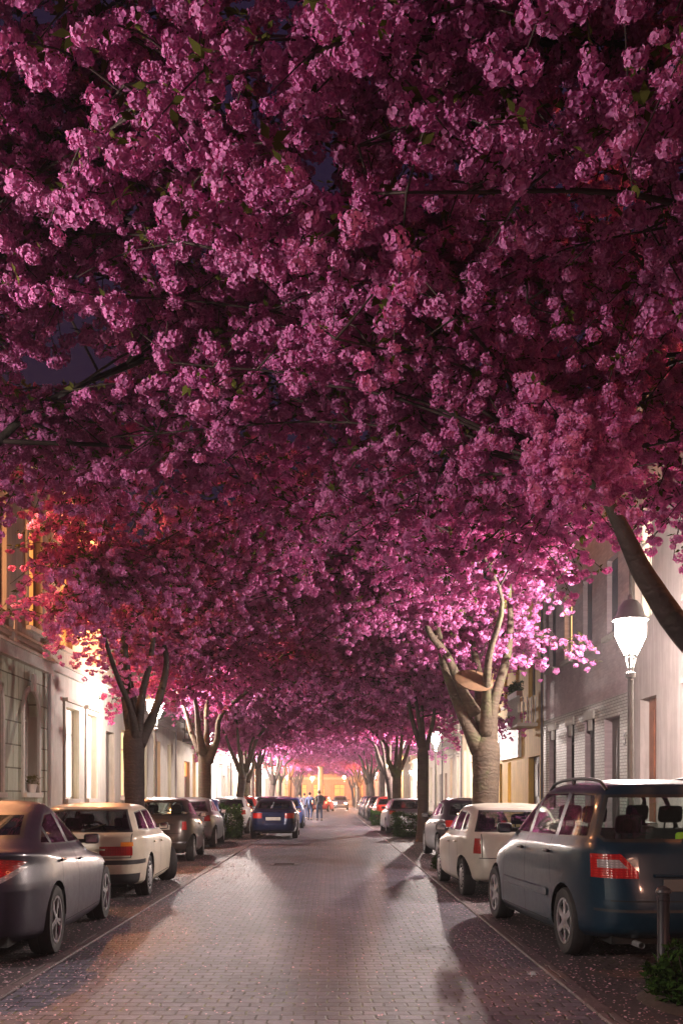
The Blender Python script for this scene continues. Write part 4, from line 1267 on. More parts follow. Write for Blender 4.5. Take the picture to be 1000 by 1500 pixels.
link('foliage', scatter_mesh('foliage', [leaf_template(rgp, 3, .07)], Pp.astype(np.float32), np.full(60, 1., np.float32), None, rgp, 1.2, None, M['leaf']), root)
root = empty('flower_box', (FXR - .6, 34.6, 4.95)); tag(root, 'flower box with dark plants on the ochre house balcony rail', 'flower box')
b = MB(); b.box(-.1, .1, -.9, .9, -.02, .16); b.build('box', M['door_brown'], root)
Pp = rgp.uniform(-1, 1, (500, 3)) * np.array([.14, .95, 1]); Pp[:, 2] = rgp.uniform(.14, .5, 500)
link('foliage', scatter_mesh('foliage', [leaf_template(rgp, 3, .09)], Pp.astype(np.float32), np.full(500, 1., np.float32), None, rgp, 1.2, None, M['hedge_leaf']), root)

# pale column far down the street, beyond the crossing
b = MB(); b.lathe([(0, 0), (.42, 0), (.42, .5), (.34, .56), (.30, .7), (.25, 4.4), (.32, 4.45), (.32, 4.6), (.16, 4.8), (0, 5.0)], 18)
co = b.build('stone_column', plain('pale_stone', (.42, .36, .30), .8, bumps=.3, scale=4), smooth=40)
co.location = (-1.1, 104, 0); tag(co, 'pale tapering column standing in the road beyond the crossing', 'column')

# ================================================================== cars
def pchip(ts, ys, t):
    ts = np.array(ts, float); ys = np.array(ys, float)
    h = np.diff(ts); d = np.diff(ys) / h
    m = np.zeros(len(ys)); m[0] = d[0]; m[-1] = d[-1]
    for i in range(1, len(ys) - 1):
        if d[i - 1] * d[i] <= 0: m[i] = 0
        else:
            w1 = 2 * h[i] + h[i - 1]; w2 = h[i] + 2 * h[i - 1]
            m[i] = (w1 + w2) / (w1 / d[i - 1] + w2 / d[i])
    i = np.clip(np.searchsorted(ts, t, side='right') - 1, 0, len(h) - 1)
    s = (t - ts[i]) / h[i]
    return ((1 + 2 * s) * (1 - s) ** 2 * ys[i] + s * (1 - s) ** 2 * h[i] * m[i] + s * s * (3 - 2 * s) * ys[i + 1] + s * s * (s - 1) * h[i] * m[i + 1])

def car_shell(levels, rows=4, nf=9, ns=26, sculpt=None):
    K = len(levels); tk = list(range(K))
    T = np.linspace(0, K - 1, (K - 1) * rows + 1)
    col = [pchip(tk, [l[c] for l in levels], T) for c in range(8)]
    zf, zm, zr, xf, xr, w, n1, n2 = col
    # square-ring parameters, half perimeter front centre -> rear centre
    a = [(1, j) for j in 1 - (1 - np.linspace(0, 1, nf)) ** 1.5][:-1]
    side = [(math.cos(PI * k / ns) , 1) for k in range(ns + 1)]
    b_ = [(-1, j) for j in (1 - (1 - np.linspace(0, 1, nf)) ** 1.5)[::-1]][1:]
    ring = a + side + b_
    bm = bmesh.new(); grid = []
    for i in range(len(T)):
        xc = (xf[i] + xr[i]) / 2; hl = (xf[i] - xr[i]) / 2
        row = []
        for (p, q) in ring:
            n = n1[i] if p > 0 else n2[i]
            f = (abs(p) ** n + abs(q) ** n) ** (-1 / n)
            x = xc + p * f * hl; y = q * f * w[i]
            s = (x - xr[i]) / max(1e-6, xf[i] - xr[i])
            z = (1 - s) * zr[i] + s * zf[i] + 4 * s * (1 - s) * (zm[i] - (zr[i] + zf[i]) / 2)
            if sculpt: x, y, z = sculpt(x, y, z)
            row.append((x, y, z))
        grid.append(row)
    m = len(ring); V = []
    for row in grid:
        L = [bm.verts.new(p) for p in row]
        Rr = [L[0]] + [bm.verts.new((p[0], -p[1], p[2])) for p in row[1:-1]] + [L[-1]]
        V.append((L, Rr))
    for i in range(len(V) - 1):
        for k in range(m - 1):
            A, B = V[i], V[i + 1]
            bm.faces.new((A[0][k], A[0][k + 1], B[0][k + 1], B[0][k]))
            bm.faces.new((A[1][k + 1], A[1][k], B[1][k], B[1][k + 1]))
    # close the top: bridge the two halves of the last ring
    L, Rr = V[-1]
    for k in range(m - 1):
        if k == 0: bm.faces.new((L[0], L[1], Rr[1]))
        elif k == m - 2: bm.faces.new((L[k], L[k + 1], Rr[k]))
        else: bm.faces.new((L[k], L[k + 1], Rr[k + 1], Rr[k]))
    bmesh.ops.recalc_face_normals(bm, faces=bm.faces)
    if sum(f.normal.z * f.calc_area() for f in bm.faces if f.calc_center_median().z > 1) < 0:
        bmesh.ops.reverse_faces(bm, faces=bm.faces)
    return bm

def cut(bm, cand, planes):
    cur = [f for f in cand if f.is_valid]
    for co, no in planes:
        if not cur: return []
        co = Vector(co); no = Vector(no).normalized()
        vs = {v for f in cur for v in f.verts}; es = {e for f in cur for e in f.edges}
        dd = [(v.co - co).dot(no) for v in vs]
        if min(dd) >= -1e-5: return []
        if max(dd) > 1e-5:
            r = bmesh.ops.bisect_plane(bm, geom=list(vs) + list(es) + cur, dist=1e-5, plane_co=co, plane_no=no)
            cur = [g for g in r['geom'] if isinstance(g, bmesh.types.BMFace)]
        cur = [f for f in cur if (f.calc_center_median() - co).dot(no) < 0]
    return cur

def poly_planes(pts, ax):
    "pts convex in (x,z) for ax 'y' or in (y,z) for ax 'x'"
    c = (sum(p[0] for p in pts) / len(pts), sum(p[1] for p in pts) / len(pts)); out = []
    for i in range(len(pts)):
        a, b = pts[i], pts[(i + 1) % len(pts)]
        n = (b[1] - a[1], -(b[0] - a[0]))
        if n[0] * (c[0] - a[0]) + n[1] * (c[1] - a[1]) > 0: n = (-n[0], -n[1])
        if abs(n[0]) + abs(n[1]) < 1e-9: continue
        out.append((((a[0], 0, a[1]), (n[0], 0, n[1])) if ax == 'y' else ((0, a[0], a[1]), (0, n[0], n[1]))))
    return out

def inset(pts, d):
    c = (sum(p[0] for p in pts) / len(pts), sum(p[1] for p in pts) / len(pts)); n = len(pts); out = []
    # offset every edge inwards and intersect neighbours
    E = []
    for i in range(n):
        a, b = pts[i], pts[(i + 1) % n]
        nx, nz = (b[1] - a[1]), -(b[0] - a[0]); l = math.hypot(nx, nz) or 1; nx /= l; nz /= l
        if nx * (c[0] - a[0]) + nz * (c[1] - a[1]) < 0: nx, nz = -nx, -nz
        E.append((nx, nz, nx * a[0] + nz * a[1] + d))
    for i in range(n):
        a, b = E[i - 1], E[i]
        det = a[0] * b[1] - a[1] * b[0]
        if abs(det) < 1e-6: out.append(pts[i]); continue
        out.append(((a[2] * b[1] - a[1] * b[2]) / det, (a[0] * b[2] - a[2] * b[0]) / det))
    return out

def wheel_template(r, w, rim, spokes=5, style='spoke'):
    t = MB()
    prof = [(r * .66, -w / 2 + .015), (r * .80, -w / 2), (r * .95, -w / 2 + .004), (r * .992, -w / 2 + .025), (r, -w / 2 + .05), (r, -w * .06), (r * .975, -w * .06), (r * .975, -w * .02), (r, -w * .02), (r, w / 2 - .05), (r * .992, w / 2 - .025), (r * .95, w / 2 - .004), (r * .80, w / 2), (r * .66, w / 2 - .015)]
    t.lathe(prof, 36, axis='y')
    m = MB(); R0 = r * .67
    m.lathe([(R0, -w / 2 + .01), (R0, w / 2 - .012), (R0 * .93, w / 2 - .008), (R0 * .90, w / 2 - .04), (R0 * .88, 0), (0, 0)], 32, axis='y', m=1)
    m.lathe([(R0 * 1.02, w / 2 - .02), (R0 * 1.02, w / 2 - .004), (R0 * .92, w / 2 - .006), (R0 * .90, w / 2 - .03)], 32, axis='y', m=0)
    if style == 'cap':
        m.lathe([(R0 * .90, w / 2 - .02), (R0 * .7, w / 2 + .0), (R0 * .35, w / 2 + .008), (0, w / 2 + .01)], 32, axis='y', m=0)
        for k in range(14):
            a = 2 * PI * k / 14
            Mx = Matrix.Rotation(a, 4, 'Y')
            m.box(R0 * .68, R0 * .86, w / 2 - .012, w / 2 - .001, -.010, .010, 1, Mx)
    else:
        m.lathe([(R0 * .22, w / 2 - .05), (R0 * .22, w / 2 - .012), (R0 * .14, w / 2 - .006), (0, w / 2 - .006)], 18, axis='y', m=0)
        for k in range(spokes):
            a = 2 * PI * k / spokes
            Mx = Matrix.Rotation(a, 4, 'Y')
            for off in ((-.028, .028) if style == 'double' else (0,)):
                s = .015 if style == 'double' else .036
                vs = []
                for (xx, hw, d) in ((R0 * .15, s * 1.2, .010), (R0 * .55, s * .85, .016), (R0 * .96, s, .012)):
                    for yy in (w / 2 - d, w / 2 - d - .03):
                        for zz in (-hw, hw): vs.append(Mx @ Vector((xx, yy, zz + off * (xx / R0))))
                fs = []
                for q in range(2):
                    o = q * 4
                    fs += [(o, o + 1, o + 5, o + 4), (o + 2, o + 6, o + 7, o + 3), (o, o + 4, o + 6, o + 2), (o + 1, o + 3, o + 7, o + 5)]
                m.add(vs, fs, 0)
    return t, m, rim

def make_car(name, spec, paint_mat, label, cat='car', group='parked cars', lit=False):
    lv = spec['levels']
    bm = car_shell(lv, rows=spec.get('rows', 4), sculpt=spec.get('sculpt'))
    part = bm.faces.layers.int.new('part')
    names = {0: ('body', paint_mat)}
    def new(nm, mat):
        k = len(names); names[k] = (nm, mat); return k
    def sidef(s, lo=-9, ny=.28):
        return [f for f in bm.faces if f.normal.y * s > ny and f.calc_center_median().y * s > 0 and f.calc_center_median().z > lo and f[part] == 0]
    def apply(fs, k):
        for f in fs:
            if f.is_valid: f[part] = k
    # wheel arches
    ra = spec['wr'] + .045
    kill = []
    for ax_ in spec['axles']:
        pts = [(ax_ + ra * math.cos(2 * PI * k / 22), spec['wr'] + .0 + ra * math.sin(2 * PI * k / 22)) for k in range(22)]
        for s in (1, -1):
            cand = [f for f in bm.faces if f.calc_center_median().y * s > spec['halfw'] * .55 and abs(f.calc_center_median().x - ax_) < ra + .4 and f.calc_center_median().z < 1.0]
            # an arch runs down to the sill: drop the part of the circle below the axle as a slot
            ins = cut(bm, cand, poly_planes(pts, 'y'))
            kill += ins
    bmesh.ops.delete(bm, geom=[f for f in set(kill) if f.is_valid], context='FACES')
    # bumpers / black strips (wrap round the ends)
    for (z0, z1, x0, nm, mt) in spec.get('strips', ()):
        k = new(nm, mt)
        cand = [f for f in bm.faces if f[part] == 0]
        pl = [((0, 0, z0), (0, 0, -1)), ((0, 0, z1), (0, 0, 1)), (((x0, 0, 0), (1, 0, 0)) if x0 < 0 else ((x0, 0, 0), (-1, 0, 0)))]
        cand = [f for f in cand if f.calc_center_median().z < z1 + .25 and (f.calc_center_median().x < x0 + .4 if x0 < 0 else f.calc_center_median().x > x0 - .4)]
        apply(cut(bm, cand, pl), k)
    # glass
    for s in (1, -1):
        for pts in spec['side_glass']:
            k = new('side_window_rubber', M['trim'])
            fs = cut(bm, sidef(s, .8, .15), poly_planes(pts, 'y')); apply(fs, k)
            k2 = new('side_window', spec.get('glass', M['glass']))
            apply(cut(bm, fs, poly_planes(inset(pts, .018), 'y')), k2)
    def endglass(pts, sgn, nm):
        cand = [f for f in bm.faces if f.normal.x * sgn > .12 and f.calc_center_median().z > spec['belt'] - .12 and f[part] == 0]
        k = new(nm + '_rubber', M['trim']); fs = cut(bm, cand, poly_planes(pts, 'x')); apply(fs, k)
        k2 = new(nm, spec.get('glass', M['glass'])); apply(cut(bm, fs, poly_planes(inset(pts, .028), 'x')), k2)
    endglass(spec['rear_glass'], -1, 'rear_window')
    endglass(spec['front_glass'], 1, 'windscreen')
    # lamps: convex volumes
    for L in spec['lamps']:
        for s in (1, -1):
            nm, mt, z0, z1, y0, x0 = L[:6]
            k = new(nm, mt)
            sg = -1 if x0 < 0 else 1
            pl = [((0, 0, z0), (0, 0, -1)), ((0, 0, z1), (0, 0, 1)), ((0, s * y0, 0), (0, -s, 0)), ((x0, 0, 0), (-sg, 0, 0))]
            for (co, no) in (L[6] if len(L) > 6 else ()):
                pl.append(((co[0], co[1] * s, co[2]), (no[0], no[1] * s, no[2])))
            cand = [f for f in bm.faces if f[part] == 0 and f.calc_center_median().y * s > y0 - .25 and (f.calc_center_median().x - x0) * sg > -.25 and z0 - .3 < f.calc_center_median().z < z1 + .3]
            apply(cut(bm, cand, pl), k)
    # panel gaps
    kg = new('panel_gap', M['under']); g = .006
    for (x, z0, z1, sl) in spec['door_gaps']:
        for s in (1, -1):
            cand = [f for f in sidef(s, 0) if abs(f.calc_center_median().x - x) < .6]
            n = Vector((1, 0, -sl)).normalized()
            apply(cut(bm, cand, [((x - g, 0, z0), -n), ((x + g, 0, z0), n), ((0, 0, z0), (0, 0, -1)), ((0, 0, z1), (0, 0, 1))]), kg)
    for (z, x0, x1) in spec.get('hgaps', ()):
        for s in (1, -1):
            cand = [f for f in sidef(s, 0) if abs(f.calc_center_median().z - z) < .2]
            apply(cut(bm, cand, [((0, 0, z - g), (0, 0, -1)), ((0, 0, z + g), (0, 0, 1)), ((x0, 0, 0), (-1, 0, 0)), ((x1, 0, 0), (1, 0, 0))]), kg)
    for (y, z0, z1) in spec.get('rear_vgaps', ()):
        for s in (1, -1):
            cand = [f for f in bm.faces if f.normal.x < -.3 and f[part] == 0 and abs(f.calc_center_median().y - s * y) < .3]
            apply(cut(bm, cand, [((0, s * y - g, 0), (0, -1, 0)), ((0, s * y + g, 0), (0, 1, 0)), ((0, 0, z0), (0, 0, -1)), ((0, 0, z1), (0, 0, 1))]), kg)
    for (z, y) in spec.get('rear_hgaps', ()):
        cand = [f for f in bm.faces if f.normal.x < -.3 and f[part] == 0 and abs(f.calc_center_median().z - z) < .2]
        apply(cut(bm, cand, [((0, 0, z - g), (0, 0, -1)), ((0, 0, z + g), (0, 0, 1)), ((0, -y, 0), (0, -1, 0)), ((0, y, 0), (0, 1, 0))]), kg)
    # door panels become parts
    for (x0, x1) in spec['doors']:
        for s in (1, -1):
            k = new('door', paint_mat)
            apply([f for f in sidef(s, .28, .25) if x0 < f.calc_center_median().x < x1 and f.calc_center_median().z < spec['belt'] + .04], k)
    if spec.get('tailgate'):
        z0, z1, y = spec['tailgate']
        k = new('tailgate', paint_mat)
        apply([f for f in bm.faces if f.normal.x < -.3 and f[part] == 0 and abs(f.calc_center_median().y) < y and z0 < f.calc_center_median().z < z1], k)
    bm.normal_update()
    tree = BVHTree.FromBMesh(bm)
    root = empty(name); tag(root, label, cat, group)
    # split to meshes
    byk = {}
    for f in bm.faces: byk.setdefault(f[part], []).append(f)
    owner = {}
    gapm = None
    for k in sorted(byk):
        nm, mt = names[k]
        if nm == 'panel_gap': continue
        fs = list(byk[k]); mi = [0] * len(fs); mats = [mt]
        if k == 0 and kg in byk:
            fs += byk[kg]; mi += [1] * len(byk[kg]); mats.append(M['under'])
        vi = {}; vs = []; ff = []
        for f in fs:
            idx = []
            for v in f.verts:
                if v not in vi: vi[v] = len(vs); vs.append(tuple(v.co))
                idx.append(vi[v])
            ff.append(idx)
        me = bpy.data.meshes.new(nm); me.from_pydata(vs, [], ff)
        for q in mats: me.materials.append(q)
        me.polygons.foreach_set('material_index', mi)
        me.polygons.foreach_set('use_smooth', [True] * len(ff)); me.update()
        owner[nm] = link(nm, me, root)
    def hit(o, d):
        r = tree.ray_cast(Vector(o), Vector(d))
        return r[0] if r[0] is not None else None
    hw = spec['halfw']; ax1, ax2 = spec['axles']; wr = spec['wr']
    xr = min(l[4] for l in lv); xfm = max(l[3] for l in lv)
    # underbody and wells
    b = MB(); zb = .18
    b.box(ax2 + .34, ax1 - .34, -hw + .09, hw - .09, zb, zb + .12)
    b.box(xr + .20, ax2 - .34, -hw + .24, hw - .24, zb + .02, zb + .25)
    b.box(ax1 + .34, xfm - .22, -hw + .24, hw - .24, zb + .02, zb + .25)
    b.box(xr + .35, xfm - .45, -hw + .28, hw - .28, zb + .12, .50)
    for a in (ax1, ax2):
        for s in (1, -1):
            n = 16; vs = []; r2 = ra + .004
            for k in range(n + 1):
                an = PI * .90 * k / n + PI * .05
                for yy in (hw * .94, hw - .32): vs.append((a + r2 * math.cos(an), s * yy, wr + r2 * math.sin(an)))
            b.add(vs, [(2 * k, 2 * k + 1, 2 * k + 3, 2 * k + 2) for k in range(n)])
            vs = [(a + r2 * math.cos(PI * 2 * k / 20), s * (hw - .30), max(.20, wr + r2 * math.sin(PI * 2 * k / 20))) for k in range(20)]
            b.add([v for v in vs], [tuple(range(20))])
    b.build('underbody', M['under'], root)
    # wheels
    for i, a in enumerate((ax1, ax2)):
        for s in (1, -1):
            t, m, rim = spec['wheel']
            wo = t.build('wheel', M['rubber'], root, smooth=35)
            wo.location = (a, s * (hw - spec.get('wheel_in', .125)), wr)
            wo.rotation_euler = (0, random.uniform(0, 6), (0 if s > 0 else PI) + (spec.get('steer', 0) if i == 0 else 0))
            wo.rotation_mode = 'YXZ' if False else 'XYZ'
            m.build('rim', [rim, M['under']], wo, smooth=35)
    # mirrors
    mx, mz = spec['mirror']
    for s in (1, -1):
        h = hit((mx, s * 2, mz - .02), (0, -s, 0))
        if h is None: continue
        b = MB(); y0 = abs(h.y)
        b.rbox(-.05, .06, .07, .245, -.045, .075, .034, 0)
        b.box(-.02, .04, -.03, .09, -.035, .01, 0)
        for q in range(len(b.v)):
            v = b.v[q]; b.v[q] = (mx + v[0], s * (y0 + v[1]), mz + v[2])
        wmr = b.build('wing_mirror', spec.get('mirror_mat', M['black']), root, smooth=50)
        b = MB(); b.box(mx - .053, mx - .051, s * (y0 + .10), s * (y0 + .23), mz - .028, mz + .058)
        b.build('mirror_glass', M['chrome'], wmr)
    # door handles
    for (hx, hz) in spec['handles']:
        for s in (1, -1):
            h = hit((hx, s * 2, hz), (0, -s, 0))
            if h is None: continue
            b = MB(); y = abs(h.y)
            b.rbox(hx - .09, hx + .09, 0, .028, hz - .014, hz + .014, .010)
            for q in range(len(b.v)):
                v = b.v[q]; b.v[q] = (v[0], s * (y + v[1] + .004), v[2])
            b.build('door_handle', spec.get('handle_mat', paint_mat), root, smooth=50)
    # number plate, exhaust
    pz = spec['plate']; h = hit((-4, 0, pz), (1, 0, 0))
    if h is not None:
        b = MB(); b.rbox(h.x - .018, h.x - .002, -.26, .26, pz - .055, pz + .055, .006)
        b.build('number_plate', M[spec.get('plate_mat', 'plate')], root)
        b = MB(); b.rbox(h.x - .016, h.x + .02, -.34, .34, pz + .075, pz + .10, .008); b.build('plate_light_bar', spec.get('bar_mat', paint_mat), root)
    b = MB(); b.tube([(xr + .25, hw * .5, .21), (xr + .03, hw * .5, .21)], .028, 12, cap=False); b.build('exhaust_pipe', M['hubcap'], root)
    # rear wiper
    if spec.get('wiper'):
        zz = spec['wiper']; h1 = hit((-4, 0, zz), (1, 0, 0)); h2 = hit((-4, -.32, zz + .09), (1, 0, 0))
        if h1 is not None and h2 is not None:
            b = MB(); b.tube([h1 + Vector((-.02, 0, 0)), h2 + Vector((-.02, 0, 0))], .009, 6); b.lathe([(0, -.03), (.022, -.03), (.028, 0)], 10, (h1.x, 0, zz), 'x')
            b.build('rear_wiper', M['black'], root)
    # seats, dash, steering wheel
    b = MB(); sr = spec['seats']; zc = spec.get('seat_z', .55)
    for (sx, ysx, hd) in sr:
        for yy in ysx:
            Mt = Matrix.Translation((sx, yy, zc)) @ Matrix.Rotation(R(-14), 4, 'Y')
            b.rbox(-.06, .07, -.235, .235, 0, .58 + hd, .05, 0, Mt)
            b.rbox(-.04, .05, -.13, .13, .64 + hd, .82 + hd, .045, 0, Mt)
            b.box(-.005, .005, -.06, -.045, .5 + hd, .7 + hd, 0, Mt); b.box(-.005, .005, .045, .06, .5 + hd, .7 + hd, 0, Mt)
            b.rbox(sx - .0, sx + .48, yy - .24, yy + .24, zc - .12, zc + .04, .04)
    b.build('seats', M['seat'], root, smooth=50)
    b = MB(); dx = spec['dash']
    b.rbox(dx - .05, dx + .22, -hw + .20, hw - .20, .60, spec['belt'] - .05, .05)
    b.lathe([(.17, -.012), (.19, 0), (.17, .012), (.155, 0), (.17, -.012)], 20, (dx - .12, .36, spec['belt'] - .05), 'x')
    b.rbox(xr + .40, sr[-1][0] - .12, -hw + .30, hw - .30, spec['belt'] - .16, spec['belt'] - .13, .01)
    b.build('dashboard', M['under'], root, smooth=50)
    for e in spec.get('extras', ()): e(root, hit, paint_mat)
    bm.free()
    return root

def put_car(root, px_edge_side, ax_rear, x_wheel, yaw=0.0):
    "x_wheel: outer face of the road-side rear wheel, ax_rear: distance of the rear axle"
    spec = SPEC[root.name.split('.')[0]]
    hw = spec['halfw']; a2 = spec['axles'][1]
    th = R(90) + yaw
    # road side is local -y for cars on the left of the road, +y for cars on the right
    s = px_edge_side
    lx, ly = a2, s * (hw - .01)
    root.rotation_euler = (0, 0, th)
    root.location = (x_wheel - (lx * math.cos(th) - ly * math.sin(th)), ax_rear - (lx * math.sin(th) + ly * math.cos(th)), 0.008)

SPEC = {}
# ---- dark grey saloon
def wedge(points): return points
SPEC['grey_saloon'] = dict(halfw=.93, axles=(1.465, -1.275), wr=.335, belt=1.0, mirror=(.72, 1.02), plate=.80,
    levels=[(.22, .17, .24, 2.26, -2.20, .85, 5, 5), (.30, .24, .32, 2.37, -2.36, .905, 4.5, 5), (.50, .46, .52, 2.415, -2.41, .925, 4, 5), (.64, .66, .70, 2.39, -2.405, .932, 4, 5),
            (.74, .84, .92, 2.25, -2.36, .905, 4, 4.5), (.90, .93, 1.035, 1.22, -2.34, .875, 4.5, 4.5), (.96, .98, 1.075, 1.02, -2.10, .85, 4.5, 4), (1.05, 1.05, 1.13, .80, -1.80, .80, 5, 4.5),
            (1.22, 1.22, 1.24, .40, -1.42, .715, 5, 4.5), (1.38, 1.385, 1.37, .02, -.95, .62, 5, 4.5), (1.44, 1.46, 1.42, -.14, -.72, .53, 4.5, 4), (1.47, 1.49, 1.46, -.3, -.55, .33, 4, 4)],
    side_glass=[[(.52, 1.02), (.36, 1.14), (.00, 1.335), (-.26, 1.37), (-.26, 1.03)], [(-.34, 1.03), (-.34, 1.37), (-.70, 1.355), (-1.02, 1.25), (-1.02, 1.05)], [(-1.07, 1.055), (-1.07, 1.225), (-1.38, 1.10), (-1.36, 1.07)]],
    rear_glass=[(-.66, 1.14), (.66, 1.14), (.54, 1.375), (-.54, 1.375)], front_glass=[(-.70, 1.02), (.70, 1.02), (.54, 1.37), (-.54, 1.37)],
    lamps=[('tail_lamp', M['red_glass'], .76, .985, .42, -1.74, [((-2.35, .60, .79), (.22, .32, -1)), ((-2.35, .47, .79), (0, -1, .75)), ((-2.3, 0, .985), (.12, 0, 1))]),
           ('reversing_lamp', M['clear_glass'], .70, .90, .42, -1.90, [((-2.35, .60, .745), (.22, .32, -1)), ((-2.35, .45, .77), (0, -1, .75))]), ('headlamp', M['clear_glass'], .62, .78, .48, 1.95)],
    door_gaps=[(.94, .30, .98, -.05), (-.29, .27, 1.02, .02), (-1.10, .62, 1.06, .45)], hgaps=[(.275, -.85, .95)], rear_hgaps=[(.70, .62)], doors=[(-.285, .935), (-1.09, -.295)],
    wheel=wheel_template(.335, .225, M['alloy'], 5, 'double'), handles=[(-.12, .86), (-.98, .90)], seats=[(.0, (.37, -.37), 0), (-.85, (.40, -.40), -.03)], dash=.62, seat_z=.46, glass=M['glass_dark'],
    extras=[])
# ---- cream estate car
def estate_extras(root, hit, pm):
    pass
SPEC['cream_estate'] = dict(halfw=.876, axles=(1.41, -1.35), wr=.315, belt=.96, mirror=(.72, 1.0), plate=.665, steer=R(28),
    levels=[(.24, .19, .24, 2.24, -2.22, .80, 5, 6), (.30, .25, .30, 2.33, -2.34, .85, 5, 6), (.50, .48, .48, 2.36, -2.36, .872, 4.5, 6), (.57, .60, .60, 2.33, -2.335, .876, 4.5, 6.5),
            (.70, .76, .80, 2.27, -2.32, .866, 4.5, 7), (.86, .90, .92, 1.15, -2.28, .85, 5, 7), (.92, .945, .97, .98, -2.24, .825, 5, 6.5), (1.0, 1.01, 1.02, .78, -2.17, .785, 5, 6),
            (1.18, 1.18, 1.19, .42, -2.04, .715, 5, 6), (1.33, 1.34, 1.33, .08, -1.93, .63, 5, 6), (1.375, 1.395, 1.37, -.06, -1.86, .55, 4.5, 5), (1.40, 1.425, 1.39, -.3, -1.6, .3, 4, 4)],
    side_glass=[[(.50, .99), (.36, 1.11), (.08, 1.29), (-.24, 1.32), (-.24, .99)], [(-.31, .99), (-.31, 1.32), (-1.04, 1.315), (-1.04, 1.0)], [(-1.10, 1.0), (-1.10, 1.315), (-1.66, 1.29), (-1.84, 1.03)]],
    rear_glass=[(-.70, 1.00), (.70, 1.00), (.58, 1.335), (-.58, 1.335)], front_glass=[(-.68, .98), (.68, .98), (.54, 1.32), (-.54, 1.32)],
    lamps=[('tail_lamp', M['red_glass'], .665, .80, .26, -2.22), ('indicator_lamp', M['orange_glass'], .80, .862, .56, -2.20, [((-2.3, .56, .80), (0, -1.0, .0))]), ('headlamp', M['clear_glass'], .58, .72, .40, 2.1)],
    strips=[(.535, .60, -1.78, 'bumper_strip', M['black']), (.535, .60, 1.85, 'bumper_strip', M['black']), (.20, .40, -2.0, 'bumper_apron', M['black'])],
    door_gaps=[(.92, .30, .95, 0), (-.27, .27, .97, 0), (-1.07, .62, .98, .35)], hgaps=[(.27, -.85, .95)], rear_hgaps=[(.635, .7)], rear_vgaps=[(.70, .64, .98)], doors=[(-.265, .915), (-1.06, -.275)], tailgate=(.64, .98, .695),
    wheel=wheel_template(.315, .21, M['hubcap'], 10, 'cap'), handles=[(-.14, .80), (-.96, .82)], seats=[(.0, (.36, -.36), 0), (-.9, (.38, -.38), -.05)], dash=.66, seat_z=.44, wiper=1.03,
    glass=M['glass_dark'])
# ---- bronze microcar
SPEC['micro_hatchback'] = dict(halfw=.813, axles=(1.10, -1.20), wr=.30, belt=1.0, mirror=(.52, 1.04), plate=.80,
    levels=[(.22, .19, .24, 1.62, -1.62, .73, 4, 4.5), (.28, .25, .32, 1.72, -1.74, .78, 3.5, 4), (.48, .46, .52, 1.775, -1.775, .805, 3.2, 4), (.62, .66, .70, 1.75, -1.75, .813, 3.2, 4),
            (.78, .84, .88, 1.60, -1.70, .80, 3.2, 4), (.92, .95, .98, 1.02, -1.66, .775, 3.6, 4), (1.0, 1.01, 1.03, .82, -1.62, .75, 4, 4), (1.10, 1.10, 1.11, .62, -1.56, .70, 4.2, 4),
            (1.26, 1.27, 1.26, .36, -1.44, .63, 4.4, 4), (1.40, 1.42, 1.40, .06, -1.28, .55, 4.5, 4), (1.445, 1.47, 1.445, -.1, -1.18, .46, 4, 4), (1.47, 1.49, 1.47, -.35, -.9, .25, 4, 4)],
    side_glass=[[(.42, 1.04), (.30, 1.17), (.06, 1.36), (-.48, 1.385), (-.48, 1.05)], [(-.56, 1.06), (-.56, 1.38), (-1.0, 1.34), (-1.20, 1.10)]],
    rear_glass=[(-.60, 1.07), (.60, 1.07), (.66, 1.12), (.48, 1.40), (-.48, 1.40), (-.66, 1.12)], front_glass=[(-.62, 1.04), (.62, 1.04), (.48, 1.38), (-.48, 1.38)],
    lamps=[('tail_lamp', M['red_glass'], .74, .93, .53, -1.50, [((-1.7, .71, 0), (0, 1, .1))]), ('headlamp', M['clear_glass'], .66, .82, .5, 1.5)],
    strips=[(.43, .47, -1.55, 'chrome_strip', M['chrome'])],
    door_gaps=[(.62, .3, 1.0, 0), (-.50, .3, 1.02, 0)], rear_hgaps=[(.66, .5)], doors=[(-.495, .615)],
    wheel=wheel_template(.30, .185, M['hubcap'], 7, 'spoke'), handles=[(-.34, .86)], seats=[(-.05, (.33, -.33), .02), (-.85, (.33, -.33), -.05)], dash=.50, seat_z=.5, wiper=1.10, mirror_mat=None)
SPEC['micro_hatchback']['mirror_mat'] = M['black']
